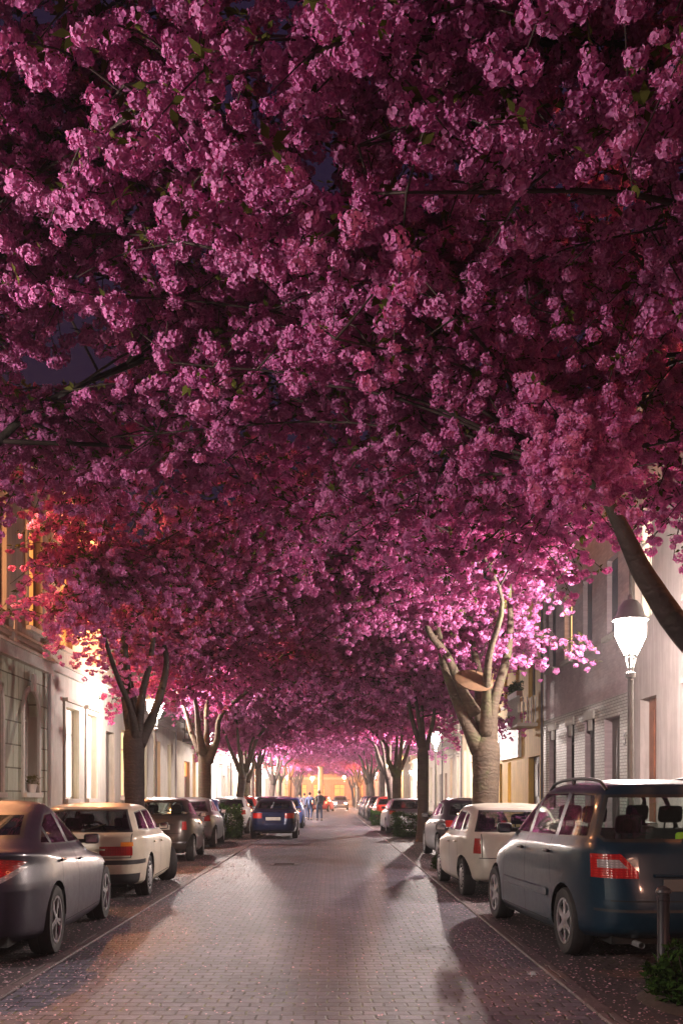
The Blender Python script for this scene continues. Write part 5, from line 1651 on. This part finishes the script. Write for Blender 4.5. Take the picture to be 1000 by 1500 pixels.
# ---- people carrier
def rails(root, hit, pm):
    for s in (1, -1):
        b = MB()
        P = []
        for k in range(13):
            f = k / 12; x = -.02 - 1.78 * f
            hh = hit((x, s * .60, 3), (0, 0, -1)); z = (hh.z if hh is not None else 1.6) + .055 * math.sin(PI * min(1, max(0, f))) ** .3
            P.append((x, s * .60, z))
        b.tube(smooth_path(P, 2), .017, 8)
        b.tube([(-.85, s * .60, P[6][2] - .09), (-.85, s * .60, P[6][2])], .022, 8)
        b.build('roof_rail', M['black'], root, smooth=50)
    for s in (1, -1):
        b = MB()
        for k in range(2):
            pass
        h = hit((.0, s * 2, .56), (0, -s, 0))
        P = []
        for x in np.linspace(-.92, .86, 12):
            h = hit((x, s * 2, .56), (0, -s, 0))
            if h is not None: P.append((x, h.y, .56))
        for q in range(len(P) - 1):
            a, c = P[q], P[q + 1]
            b.add([(a[0], a[1] + s * .001, .52), (c[0], c[1] + s * .001, .52), (c[0], c[1] + s * .016, .53), (a[0], a[1] + s * .016, .53),
                   (a[0], a[1] + s * .016, .59), (c[0], c[1] + s * .016, .59), (c[0], c[1] + s * .001, .60), (a[0], a[1] + s * .001, .60)], [(0, 1, 2, 3), (3, 2, 5, 4), (4, 5, 6, 7)])
        b.build('side_moulding', pm, root)
    # high-visibility vest over a rear seat
    b = MB()
    b.rbox(-1.66, -1.58, -.62, -.14, 1.02, 1.19, .03)
    b.build('folded_vest', M['hivis'], root, smooth=50)
SPEC['people_carrier'] = dict(halfw=.905, axles=(1.45, -1.39), wr=.325, belt=1.08, mirror=(.86, 1.14), plate=.74, plate_mat='plate_shade',
    levels=[(.24, .20, .26, 2.20, -2.16, .84, 4, 6), (.32, .27, .33, 2.28, -2.27, .885, 4, 6), (.50, .47, .50, 2.31, -2.31, .902, 3.6, 5.5), (.60, .62, .66, 2.29, -2.295, .905, 3.6, 5.5),
            (.78, .86, .86, 2.10, -2.25, .90, 3.8, 6), (.98, 1.02, 1.02, 1.42, -2.22, .885, 4.4, 6.5), (1.06, 1.08, 1.09, 1.22, -2.19, .862, 4.6, 6.5), (1.15, 1.155, 1.16, 1.02, -2.14, .83, 5, 6.5),
            (1.38, 1.38, 1.39, .58, -2.03, .755, 5, 6.5), (1.58, 1.60, 1.59, .16, -1.92, .665, 5, 6), (1.635, 1.665, 1.645, -.02, -1.86, .57, 4.5, 5), (1.66, 1.70, 1.67, -.3, -1.6, .3, 4, 4)],
    side_glass=[[(.72, 1.12), (.60, 1.26), (.20, 1.545), (-.02, 1.57), (-.02, 1.12)], [(-.10, 1.12), (-.10, 1.57), (-.98, 1.58), (-.98, 1.13)], [(-1.06, 1.13), (-1.06, 1.58), (-1.70, 1.56), (-1.80, 1.40), (-1.84, 1.15)]],
    rear_glass=[(-.72, 1.12), (.72, 1.12), (.76, 1.18), (.63, 1.55), (-.63, 1.55), (-.76, 1.18)], front_glass=[(-.74, 1.12), (.74, 1.12), (.57, 1.57), (-.57, 1.57)],
    lamps=[('tail_lamp_upper', M['clear_glass'], .89, .965, .56, -2.06, [((-2.3, .56, .89), (0, -1, .9))]), ('tail_lamp', M['red_glass'], .80, 1.015, .47, -1.98, [((-2.3, .47, .86), (0, -1, .9))]), ('headlamp', M['clear_glass'], .66, .84, .45, 1.9)],
    strips=[(.50, .525, -2.02, 'bumper_strip', M['black'])],
    door_gaps=[(.98, .30, 1.08, -.12), (-.06, .27, 1.10, .02), (-1.02, .66, 1.12, .25)], hgaps=[(.28, -.9, .98)], rear_hgaps=[(.60, .70)], doors=[(-.055, .975), (-1.01, -.065)], tailgate=(.605, 1.10, .74),
    wheel=wheel_template(.325, .215, M['alloy'], 6, 'spoke'), handles=[(.12, .97), (-.88, .98)], seats=[(.15, (.38, -.38), .06), (-.70, (.40, -.40), .06), (-1.55, (.36, -.36), -.02)], dash=.80, seat_z=.58, wiper=1.14, handle_mat=M['black'], extras=[rails],
    glass=glassy('pale_car_glass', (.72, .80, .77), .09))
# ---- cream hatchback
SPEC['cream_hatchback'] = dict(halfw=.826, axles=(1.13, -1.28), wr=.29, belt=.93, mirror=(.60, .98), plate=.56,
    levels=[(.24, .20, .24, 1.72, -1.72, .75, 4.5, 5), (.30, .26, .30, 1.83, -1.84, .80, 4, 4.6), (.48, .46, .44, 1.87, -1.87, .82, 3.8, 4.6), (.56, .60, .585, 1.85, -1.845, .826, 3.8, 4.8),
            (.72, .80, .78, 1.70, -1.81, .815, 4, 5), (.86, .885, .89, 1.05, -1.78, .80, 4.4, 5), (.93, .935, .95, .88, -1.75, .775, 4.6, 5), (1.0, 1.0, 1.01, .70, -1.70, .745, 5, 5),
            (1.18, 1.18, 1.18, .36, -1.56, .68, 5, 5), (1.32, 1.335, 1.31, .04, -1.42, .60, 5, 5), (1.365, 1.39, 1.36, -.1, -1.34, .52, 4.5, 4.5), (1.39, 1.42, 1.38, -.3, -1.1, .28, 4, 4)],
    side_glass=[[(.46, .97), (.33, 1.09), (.06, 1.27), (-.24, 1.30), (-.24, .97)], [(-.31, .97), (-.31, 1.30), (-.92, 1.29), (-1.0, .98)], [(-1.06, .99), (-1.0, 1.28), (-1.18, 1.25), (-1.36, 1.02)]],
    rear_glass=[(-.64, .99), (.64, .99), (.53, 1.315), (-.53, 1.315)], front_glass=[(-.64, .96), (.64, .96), (.52, 1.30), (-.52, 1.30)],
    lamps=[('tail_lamp', M['red_glass'], .665, .895, .57, -1.66, [((-1.8, .57, .665), (0, -1, -.12))]), ('headlamp', M['clear_glass'], .58, .74, .42, 1.6)],
    door_gaps=[(.70, .3, .93, 0), (-.27, .27, .94, 0), (-1.03, .6, .96, .3)], rear_hgaps=[(.60, .60)], rear_vgaps=[(.555, .61, .96)], doors=[(-.265, .695), (-1.02, -.275)], tailgate=(.605, .96, .55),
    wheel=wheel_template(.29, .185, M['hubcap'], 8, 'cap'), handles=[(-.14, .80), (-.92, .82)], seats=[(-.05, (.34, -.34), 0), (-.85, (.34, -.34), -.05)], dash=.56, seat_z=.44, wiper=.99, glass=glassy('grey_car_glass', (.55, .58, .56), .10))
# ---- generic modern hatchback (higher sides)
SPEC['hatchback'] = dict(SPEC['cream_hatchback'])
SPEC['hatchback'].update(halfw=.875, axles=(1.28, -1.32), wr=.315, belt=.98, mirror=(.62, 1.02), plate=.72,
    levels=[(.22, .19, .24, 1.92, -1.90, .79, 4, 4.5), (.29, .25, .32, 2.05, -2.03, .85, 3.6, 4.2), (.50, .46, .52, 2.10, -2.08, .87, 3.5, 4.2), (.62, .66, .68, 2.06, -2.06, .875, 3.5, 4.4),
            (.76, .84, .86, 1.86, -2.01, .86, 3.8, 4.6), (.90, .93, .96, 1.18, -1.98, .84, 4.2, 4.6), (.97, .985, 1.01, .98, -1.95, .815, 4.5, 4.6), (1.05, 1.055, 1.08, .78, -1.88, .78, 4.8, 4.6),
            (1.22, 1.23, 1.24, .42, -1.70, .71, 5, 4.6), (1.38, 1.395, 1.37, .05, -1.50, .62, 5, 4.6), (1.43, 1.455, 1.42, -.1, -1.40, .52, 4.5, 4.5), (1.45, 1.485, 1.44, -.3, -1.15, .28, 4, 4)],
    side_glass=[[(.52, 1.02), (.38, 1.15), (.06, 1.33), (-.26, 1.36), (-.26, 1.03)], [(-.33, 1.03), (-.33, 1.36), (-.98, 1.34), (-1.06, 1.06)], [(-1.12, 1.07), (-1.05, 1.32), (-1.22, 1.29), (-1.46, 1.10)]],
    rear_glass=[(-.66, 1.06), (.66, 1.06), (.54, 1.37), (-.54, 1.37)], front_glass=[(-.66, 1.02), (.66, 1.02), (.54, 1.36), (-.54, 1.36)],
    lamps=[('tail_lamp', M['red_glass'], .78, .96, .56, -1.78, [((-2.0, .56, .78), (0, -1, -.4))]), ('headlamp', M['clear_glass'], .64, .80, .45, 1.75)],
    door_gaps=[(.80, .3, .98, 0), (-.29, .27, 1.0, 0), (-1.08, .64, 1.03, .35)], rear_hgaps=[(.64, .62)], rear_vgaps=[], doors=[(-.285, .795), (-1.07, -.295)], tailgate=(.645, 1.04, .62),
    wheel=wheel_template(.315, .205, M['alloy'], 5, 'spoke'), handles=[(-.16, .86), (-.96, .88)], seats=[(0, (.36, -.36), 0), (-.85, (.36, -.36), -.05)], dash=.62, seat_z=.47, wiper=1.07, glass=M['glass_dark'])
# ---- dark blue saloon
SPEC['blue_saloon'] = dict(halfw=.87, axles=(1.44, -1.285), wr=.315, belt=.96, mirror=(.66, 1.0), plate=.72,
    levels=[(.24, .19, .26, 2.12, -2.10, .80, 4.5, 5), (.30, .25, .33, 2.20, -2.21, .85, 4, 4.6), (.50, .47, .50, 2.235, -2.235, .867, 3.8, 4.6), (.58, .62, .64, 2.21, -2.215, .87, 3.8, 4.8),
            (.70, .79, .84, 2.08, -2.19, .855, 4, 5), (.86, .90, .955, 1.15, -2.17, .835, 4.4, 5), (.93, .945, 1.0, .96, -1.95, .81, 4.6, 4.6), (1.0, 1.01, 1.05, .76, -1.62, .775, 5, 4.6),
            (1.17, 1.17, 1.18, .38, -1.36, .70, 5, 4.6), (1.32, 1.33, 1.31, .02, -1.06, .62, 5, 4.6), (1.37, 1.39, 1.36, -.14, -.86, .53, 4.5, 4.4), (1.39, 1.415, 1.39, -.3, -.62, .3, 4, 4)],
    side_glass=[[(.48, .98), (.34, 1.09), (.02, 1.28), (-.26, 1.31), (-.26, .98)], [(-.33, .98), (-.33, 1.31), (-.78, 1.29), (-.98, 1.20), (-.98, 1.0)], [(-1.03, 1.0), (-1.03, 1.18), (-1.24, 1.02)]],
    rear_glass=[(-.66, 1.055), (.66, 1.055), (.55, 1.325), (-.55, 1.325)], front_glass=[(-.66, .97), (.66, .97), (.54, 1.31), (-.54, 1.31)],
    lamps=[('tail_lamp', M['red_glass'], .735, .915, .40, -1.95), ('headlamp', M['clear_glass'], .56, .70, .42, 2.0)],
    door_gaps=[(.90, .3, .95, 0), (-.29, .27, .97, 0), (-1.05, .62, .98, .35)], rear_hgaps=[(.60, .64)], rear_vgaps=[(.68, .6, .98)], doors=[(-.285, .895), (-1.04, -.295)], tailgate=(.605, 1.0, .675),
    wheel=wheel_template(.315, .205, M['alloy'], 5, 'spoke'), handles=[(-.14, .80), (-.94, .82)], seats=[(0, (.35, -.35), 0), (-.82, (.37, -.37), -.03)], dash=.62, seat_z=.44, glass=glassy('clear_car_glass', (.6, .62, .66), .06))
# ---- grey estate
SPEC['grey_estate'] = dict(SPEC['cream_estate'])
SPEC['grey_estate'].update(strips=[], steer=0, lamps=[('tail_lamp', M['red_glass'], .78, .94, .52, -2.10), ('headlamp', M['clear_glass'], .60, .74, .42, 2.05)], wheel=wheel_template(.315, .21, M['alloy'], 5, 'spoke'), extras=[])

PAINT = dict(grey=paint('dark_grey_violet_paint', (.026, .020, .040), .1, .40), cream=paint('cream_paint', (.62, .56, .44), .05, .35), bronze=paint('bronze_grey_paint', (.085, .07, .062), .45, .3),
             teal=paint('deep_blue_green_paint', (.003, .022, .042), .1, .34), ivory=paint('ivory_paint', (.66, .62, .52), .05, .35), plum=paint('dark_plum_paint', (.032, .020, .032), .3, .3), silver=paint('silver_paint', (.36, .36, .38), .8, .3),
             navy=paint('dark_navy_paint', (.012, .020, .065), .4, .28), red=paint('bright_red_paint', (.40, .03, .02), .1, .35), blue=paint('mid_blue_paint', (.02, .05, .20), .4, .3), black=paint('black_car_paint', (.014, .014, .018), .2, .25), white=paint('white_car_paint', (.60, .60, .62), 0, .3))

def car(kind, col, label, side, ax, xw, yaw=0.0, spec=None):
    r = make_car(kind, SPEC[kind], PAINT[col], label)
    put_car(r, side, ax, xw, yaw)
    return r
# left of the road: road side is local -y (side=-1)
car('grey_saloon', 'grey', 'dark grey violet saloon with red wraparound tail lamp, half cut by the picture edge', -1, 9.65, -2.66, R(3))
car('cream_estate', 'cream', 'cream estate car with black bumper strip and front wheel turned out', -1, 15.3, -2.78, R(2.3))
c3 = car('micro_hatchback', 'bronze', 'bronze grey microcar with rounded tail and two dark speakers in its rear window', -1, 23.4, -3.2, R(2))
hb1 = car('hatchback', 'silver', 'silver hatchback parked just ahead of the bronze microcar', -1, 29.6, -3.42, R(1))
hb2 = copy_tree(hb1, None, {PAINT['silver']: PAINT['blue']}); hb2['label'] = 'small dark blue hatchback squeezed between the silver hatchback and the clipped hedge'
put_car(hb2, -1, 33.2 + 1.0, -3.75, 0); hb2.scale = (.9, .95, .97); hb2.location.y -= .2; hb2.location.x = -4.55
hb3 = copy_tree(hb1, None, {PAINT['silver']: PAINT['white']}); hb3['label'] = 'pale silver hatchback with red tail lamps just behind the clipped hedge, beside the navy saloon'
put_car(hb3, -1, 39.8, -3.25, R(1))
hb4 = copy_tree(hb1, None, {PAINT['silver']: PAINT['red']}); hb4['label'] = 'dark red hatchback glimpsed between the pale hatchback and the navy saloon'
put_car(hb4, -1, 45.0, -3.25, R(0))
nv = car('blue_saloon', 'navy', 'dark navy saloon standing out in the road with two broad red tail lamps', -1, 35.6, -1.18, R(.6))
bl = copy_tree(hb1, None, {PAINT['silver']: PAINT['blue']}); bl['label'] = 'small blue hatchback directly ahead of the navy saloon'
put_car(bl, -1, 46.5, -1.22, R(0)); bl.scale = (.92, .92, .97)
# right of the road: road side is local +y (side=+1)
car('people_carrier', 'teal', 'large blue green people carrier with roof rails and big rear window', 1, 9.62, 2.24, R(4.2))
car('cream_hatchback', 'ivory', 'ivory hatchback with square red tail lamp, behind the blue green people carrier', 1, 15.3, 1.98, R(2.0))
h5 = copy_tree(hb1, None, {PAINT['silver']: PAINT['plum']}); h5['label'] = 'dark plum hatchback ahead of the ivory hatchback, in front of the large mossy tree'
put_car(h5, 1, 23.6, 2.50, R(1.5))
ge = car('grey_estate', 'silver', 'grey estate car with dark rear window behind the clipped hedge and slim tree', 1, 40.2, 2.20, R(1.5))
h6 = copy_tree(hb1, None, {PAINT['silver']: PAINT['red']}); h6['label'] = 'bright red hatchback beyond the grey estate car'
put_car(h6, 1, 50.6, 2.15, 0)
far = [(1, 60.5, 2.15, 'black', 'black hatchback, first beyond the bright red one'), (1, 65.5, 2.1, 'grey', 'dark grey hatchback, second beyond the bright red one'), (1, 71.5, 2.15, 'blue', 'blue hatchback, third beyond the bright red one'), (1, 77.5, 2.15, 'silver', 'silver hatchback, last before the crossing beyond the bright red one'),
       (-1, 53.0, -2.6, 'black', 'black hatchback beyond the small blue one, next to the walkers'), (-1, 59.5, -2.7, 'silver', 'silver hatchback beyond the walkers'), (-1, 72.0, -2.7, 'plum', 'plum hatchback near the crossing, on the lantern row side')]
for (sd, ax, xw, colr, lab) in far:
    c = copy_tree(hb1, None, {PAINT['silver']: PAINT[colr]}); c['label'] = lab
    put_car(c, sd, ax, xw, 0)
# traffic on the crossing: cars with their headlamps and tail lamps alight
lit = {M['red_glass']: M['tail_on'], M['clear_glass']: M['head_on']}
t2 = copy_tree(hb1, None, {**lit, PAINT['silver']: PAINT['red']}); t2['label'] = 'red car with tail lamps alight crossing the far end of the street'; t2['group'] = 'cars on the crossing'
t2.location = (-.8, 95.2, .008); t2.rotation_euler = (0, 0, R(80))
t3 = copy_tree(hb1, None, {**lit, PAINT['silver']: PAINT['silver']}); t3['label'] = 'silver car with headlamps alight coming up the street beyond the crossing'; t3['group'] = 'cars on the crossing'
t3.location = (1.0, 108.0, .008); t3.rotation_euler = (0, 0, R(-90))
# round speakers on the microcar's parcel shelf
b = MB()
for s in (1, -1): b.lathe([(0, -.05), (.11, -.05), (.13, -.02), (.13, .03), (0, .05)], 18, (-1.30, s * .38, 1.22), 'x')
b.build('speakers', M['under'], c3, smooth=50)

# ================================================================== people
M['skin'] = plain('skin', (.50, .30, .22), .6)
M['hair'] = plain('dark_hair', (.03, .02, .015), .8)
def skinmesh(name, verts, edges, radii, mat, parent, levels=2, root_i=0):
    me = bpy.data.meshes.new(name); me.from_pydata(verts, edges, []); me.materials.append(mat)
    o = link(name, me, parent)
    bm = bmesh.new(); bm.from_mesh(me); ly = bm.verts.layers.skin.verify()
    for v, r in zip(bm.verts, radii):
        v[ly].radius = (r, r) if not isinstance(r, tuple) else r
    bm.verts.ensure_lookup_table(); bm.verts[root_i][ly].use_root = True
    bm.to_mesh(me); bm.free()
    o.modifiers.new('skin', 'SKIN').use_smooth_shade = True
    s = o.modifiers.new('sub', 'SUBSURF'); s.levels = levels; s.render_levels = levels
    return o
def person(x, y, face, jacket, trousers, label, stride=.22, pack=None, s=1.0, lean=0.0):
    root = empty('person', (x, y, .0), face); root.scale = (s, s, s)
    tag(root, label, 'person', 'walkers in the road')
    J = plain('jacket_cloth', jacket, .85); T = plain('trouser_cloth', trousers, .85)
    # body (skin): one continuous surface with legs, trunk, neck, arms; x forward, y left
    hipz = .93
    V = [(0, 0, hipz), (0, 0, 1.10), (lean, 0, 1.28), (lean, 0, 1.43), (lean + .01, 0, 1.53), (lean + .02, 0, 1.60)]
    E = [(0, 1), (1, 2), (2, 3), (3, 4), (4, 5)]
    Rr = [(.15, .105), (.13, .10), (.15, .11), (.13, .09), .05, .055]
    for sg, st in ((1, stride), (-1, -stride)):
        b = len(V)
        kx = st * .55 + .05
        V += [(0, sg * .09, .86), (kx, sg * .10, .49), (st - .02, sg * .10, .10), (st + .14, sg * .11, .04)]
        E += [(0, b), (b, b + 1), (b + 1, b + 2), (b + 2, b + 3)]
        Rr += [.085, .062, .042, .035]
    for sg, st in ((1, -.16), (-1, .16)):
        b = len(V)
        V += [(lean, sg * .18, 1.41), (st * .5 + lean, sg * .24, 1.16), (st + .06 + lean, sg * .24, .93), (st + .09 + lean, sg * .24, .84)]
        E += [(3, b), (b, b + 1), (b + 1, b + 2), (b + 2, b + 3)]
        Rr += [.062, .045, .034, .030]
        # fingers and thumb
        hnd = b + 3
        for q in range(4):
            k = len(V); V += [(st + .115 - .02 * q + lean, sg * .24, .79), (st + .112 - .02 * q + lean, sg * .225, .75 + .006 * abs(q - 1.5))]
            E += [(hnd, k), (k, k + 1)]; Rr += [.009, .008]
        k = len(V); V += [(st + .13 + lean, sg * .215, .815), (st + .135 + lean, sg * .205, .785)]; E += [(hnd, k), (k, k + 1)]; Rr += [.011, .009]
    body = skinmesh('body', V, E, Rr, M['skin'], root)
    # jacket and trousers over it
    V = [(0, 0, .86), (lean, 0, 1.15), (lean, 0, 1.30), (lean, 0, 1.45), (lean + .01, 0, 1.50)]; E = [(0, 1), (1, 2), (2, 3), (3, 4)]; Rr = [(.185, .14), (.175, .135), (.19, .14), (.15, .11), (.075, .07)]
    for sg, st in ((1, -.16), (-1, .16)):
        b = len(V); V += [(lean, sg * .19, 1.42), (st * .5 + lean, sg * .245, 1.16), (st + .05 + lean, sg * .245, .93)]
        E += [(3, b), (b, b + 1), (b + 1, b + 2)]; Rr += [.082, .062, .050]
    skinmesh('jacket', V, E, Rr, J, root)
    V = [(0, 0, 1.10), (0, 0, .90)]; E = [(0, 1)]; Rr = [(.155, .12), (.16, .12)]
    for sg, st in ((1, stride), (-1, -stride)):
        b = len(V); V += [(.01, sg * .10, .80), (st * .55 + .05, sg * .10, .49), (st - .01, sg * .10, .10)]
        E += [(1, b), (b, b + 1), (b + 1, b + 2)]; Rr += [.105, .078, .062]
    skinmesh('trousers', V, E, Rr, T, root)
    # head with face and hair
    bm = bmesh.new(); bmesh.ops.create_uvsphere(bm, u_segments=20, v_segments=14, radius=.1)
    for v in bm.verts:
        x_, y_, z_ = v.co
        x_ *= .98; y_ *= .80; z_ *= 1.18
        if z_ < -.02: x_ *= 1 + z_ * 1.2; y_ *= 1 + z_ * 2.2
        if x_ > .07 and abs(y_) < .022 and -.035 < z_ < .02: x_ += .018
        v.co = (x_ + lean + .03, y_, z_ + 1.675)
    me = bpy.data.meshes.new('head'); bm.to_mesh(me); bm.free(); me.materials.append(M['skin'])
    for p_ in me.polygons: p_.use_smooth = True
    link('head', me, root)
    bm = bmesh.new(); bmesh.ops.create_uvsphere(bm, u_segments=20, v_segments=14, radius=.107)
    for v in bm.verts:
        x_, y_, z_ = v.co; y_ *= .84; z_ *= 1.18
        if x_ > .04 and z_ < .05: x_ = .03
        if z_ < -.06: z_ = -.06
        v.co = (x_ + lean + .022, y_, z_ + 1.683)
    me = bpy.data.meshes.new('hair'); bm.to_mesh(me); bm.free(); me.materials.append(M['hair'])
    for p_ in me.polygons: p_.use_smooth = True
    link('hair', me, root)
    f = MB()
    for sg in (1, -1): f.lathe([(0, -.004), (.012, -.002), (.011, .006)], 8, (lean + .112, sg * .032, 1.69), 'x')
    f.build('eyes', M['under'], root)
    for sg in (1, -1):
        st = stride * sg
        sh = MB(); sh.rbox(st - .08, st + .19, sg * .10 - .045, sg * .10 + .045, .008, .09, .03); sh.build('shoe', M['black'], root, smooth=50)
    if pack:
        r2 = empty('backpack', (x, y, 0), face); r2.scale = (s, s, s); tag(r2, 'dark rucksack on the back of the tallest walker', 'backpack')
        b = MB(); b.rbox(-.36 + lean, -.13 + lean, -.16, .16, 1.02, 1.50, .06); b.rbox(-.40 + lean, -.355 + lean, -.11, .11, 1.06, 1.28, .02); b.build('bag', plain('rucksack_cloth', pack, .85), r2, smooth=50)
        b = MB()
        for sg in (1, -1): b.tube([(-.13 + lean, sg * .11, 1.46), (.0 + lean, sg * .12, 1.535), (.13 + lean, sg * .12, 1.42), (.12 + lean, sg * .13, 1.2), (-.13 + lean, sg * .13, 1.08)], .015, 6)
        b.build('strap', M['black'], r2)
    return root
person(-.72, 60.5, R(105), (.10, .09, .06), (.05, .06, .10), 'tallest walker standing in the middle of the road with a rucksack', .16, (.035, .03, .04), 1.03, .03)
person(-1.35, 62.5, R(85), (.10, .13, .24), (.05, .07, .15), 'walker in blue jacket just beside the one with the rucksack', .18, None, .98)
person(-1.75, 64.5, R(100), (.14, .12, .16), (.07, .08, .14), 'walker in grey jacket between the blue jacketed one and the small blue car', .2, None, .95)
person(-2.15, 67.0, R(80), (.08, .08, .10), (.05, .06, .10), 'walker in dark coat nearest the small blue car', .18, None, .97)

# ================================================================== haze added for lamp glow
m = bpy.data.materials.new('glow_haze'); m.use_nodes = True
nt = m.node_tree; nt.nodes.clear()
o_ = nt.nodes.new('ShaderNodeOutputMaterial'); v_ = nt.nodes.new('ShaderNodeVolumePrincipled')
v_.inputs['Color'].default_value = (.95, .90, .95, 1); v_.inputs['Density'].default_value = .0010
v_.inputs['Anisotropy'].default_value = .3
nt.links.new(v_.outputs[0], o_.inputs['Volume'])
b = MB(); b.box(-62, 62, -20, 185, -1.1, 14.5)
hz = b.build('haze', m); tag(hz, 'thin added haze that glows round the lanterns', 'haze', kind='stuff')
SC.cycles.volume_bounces = 0
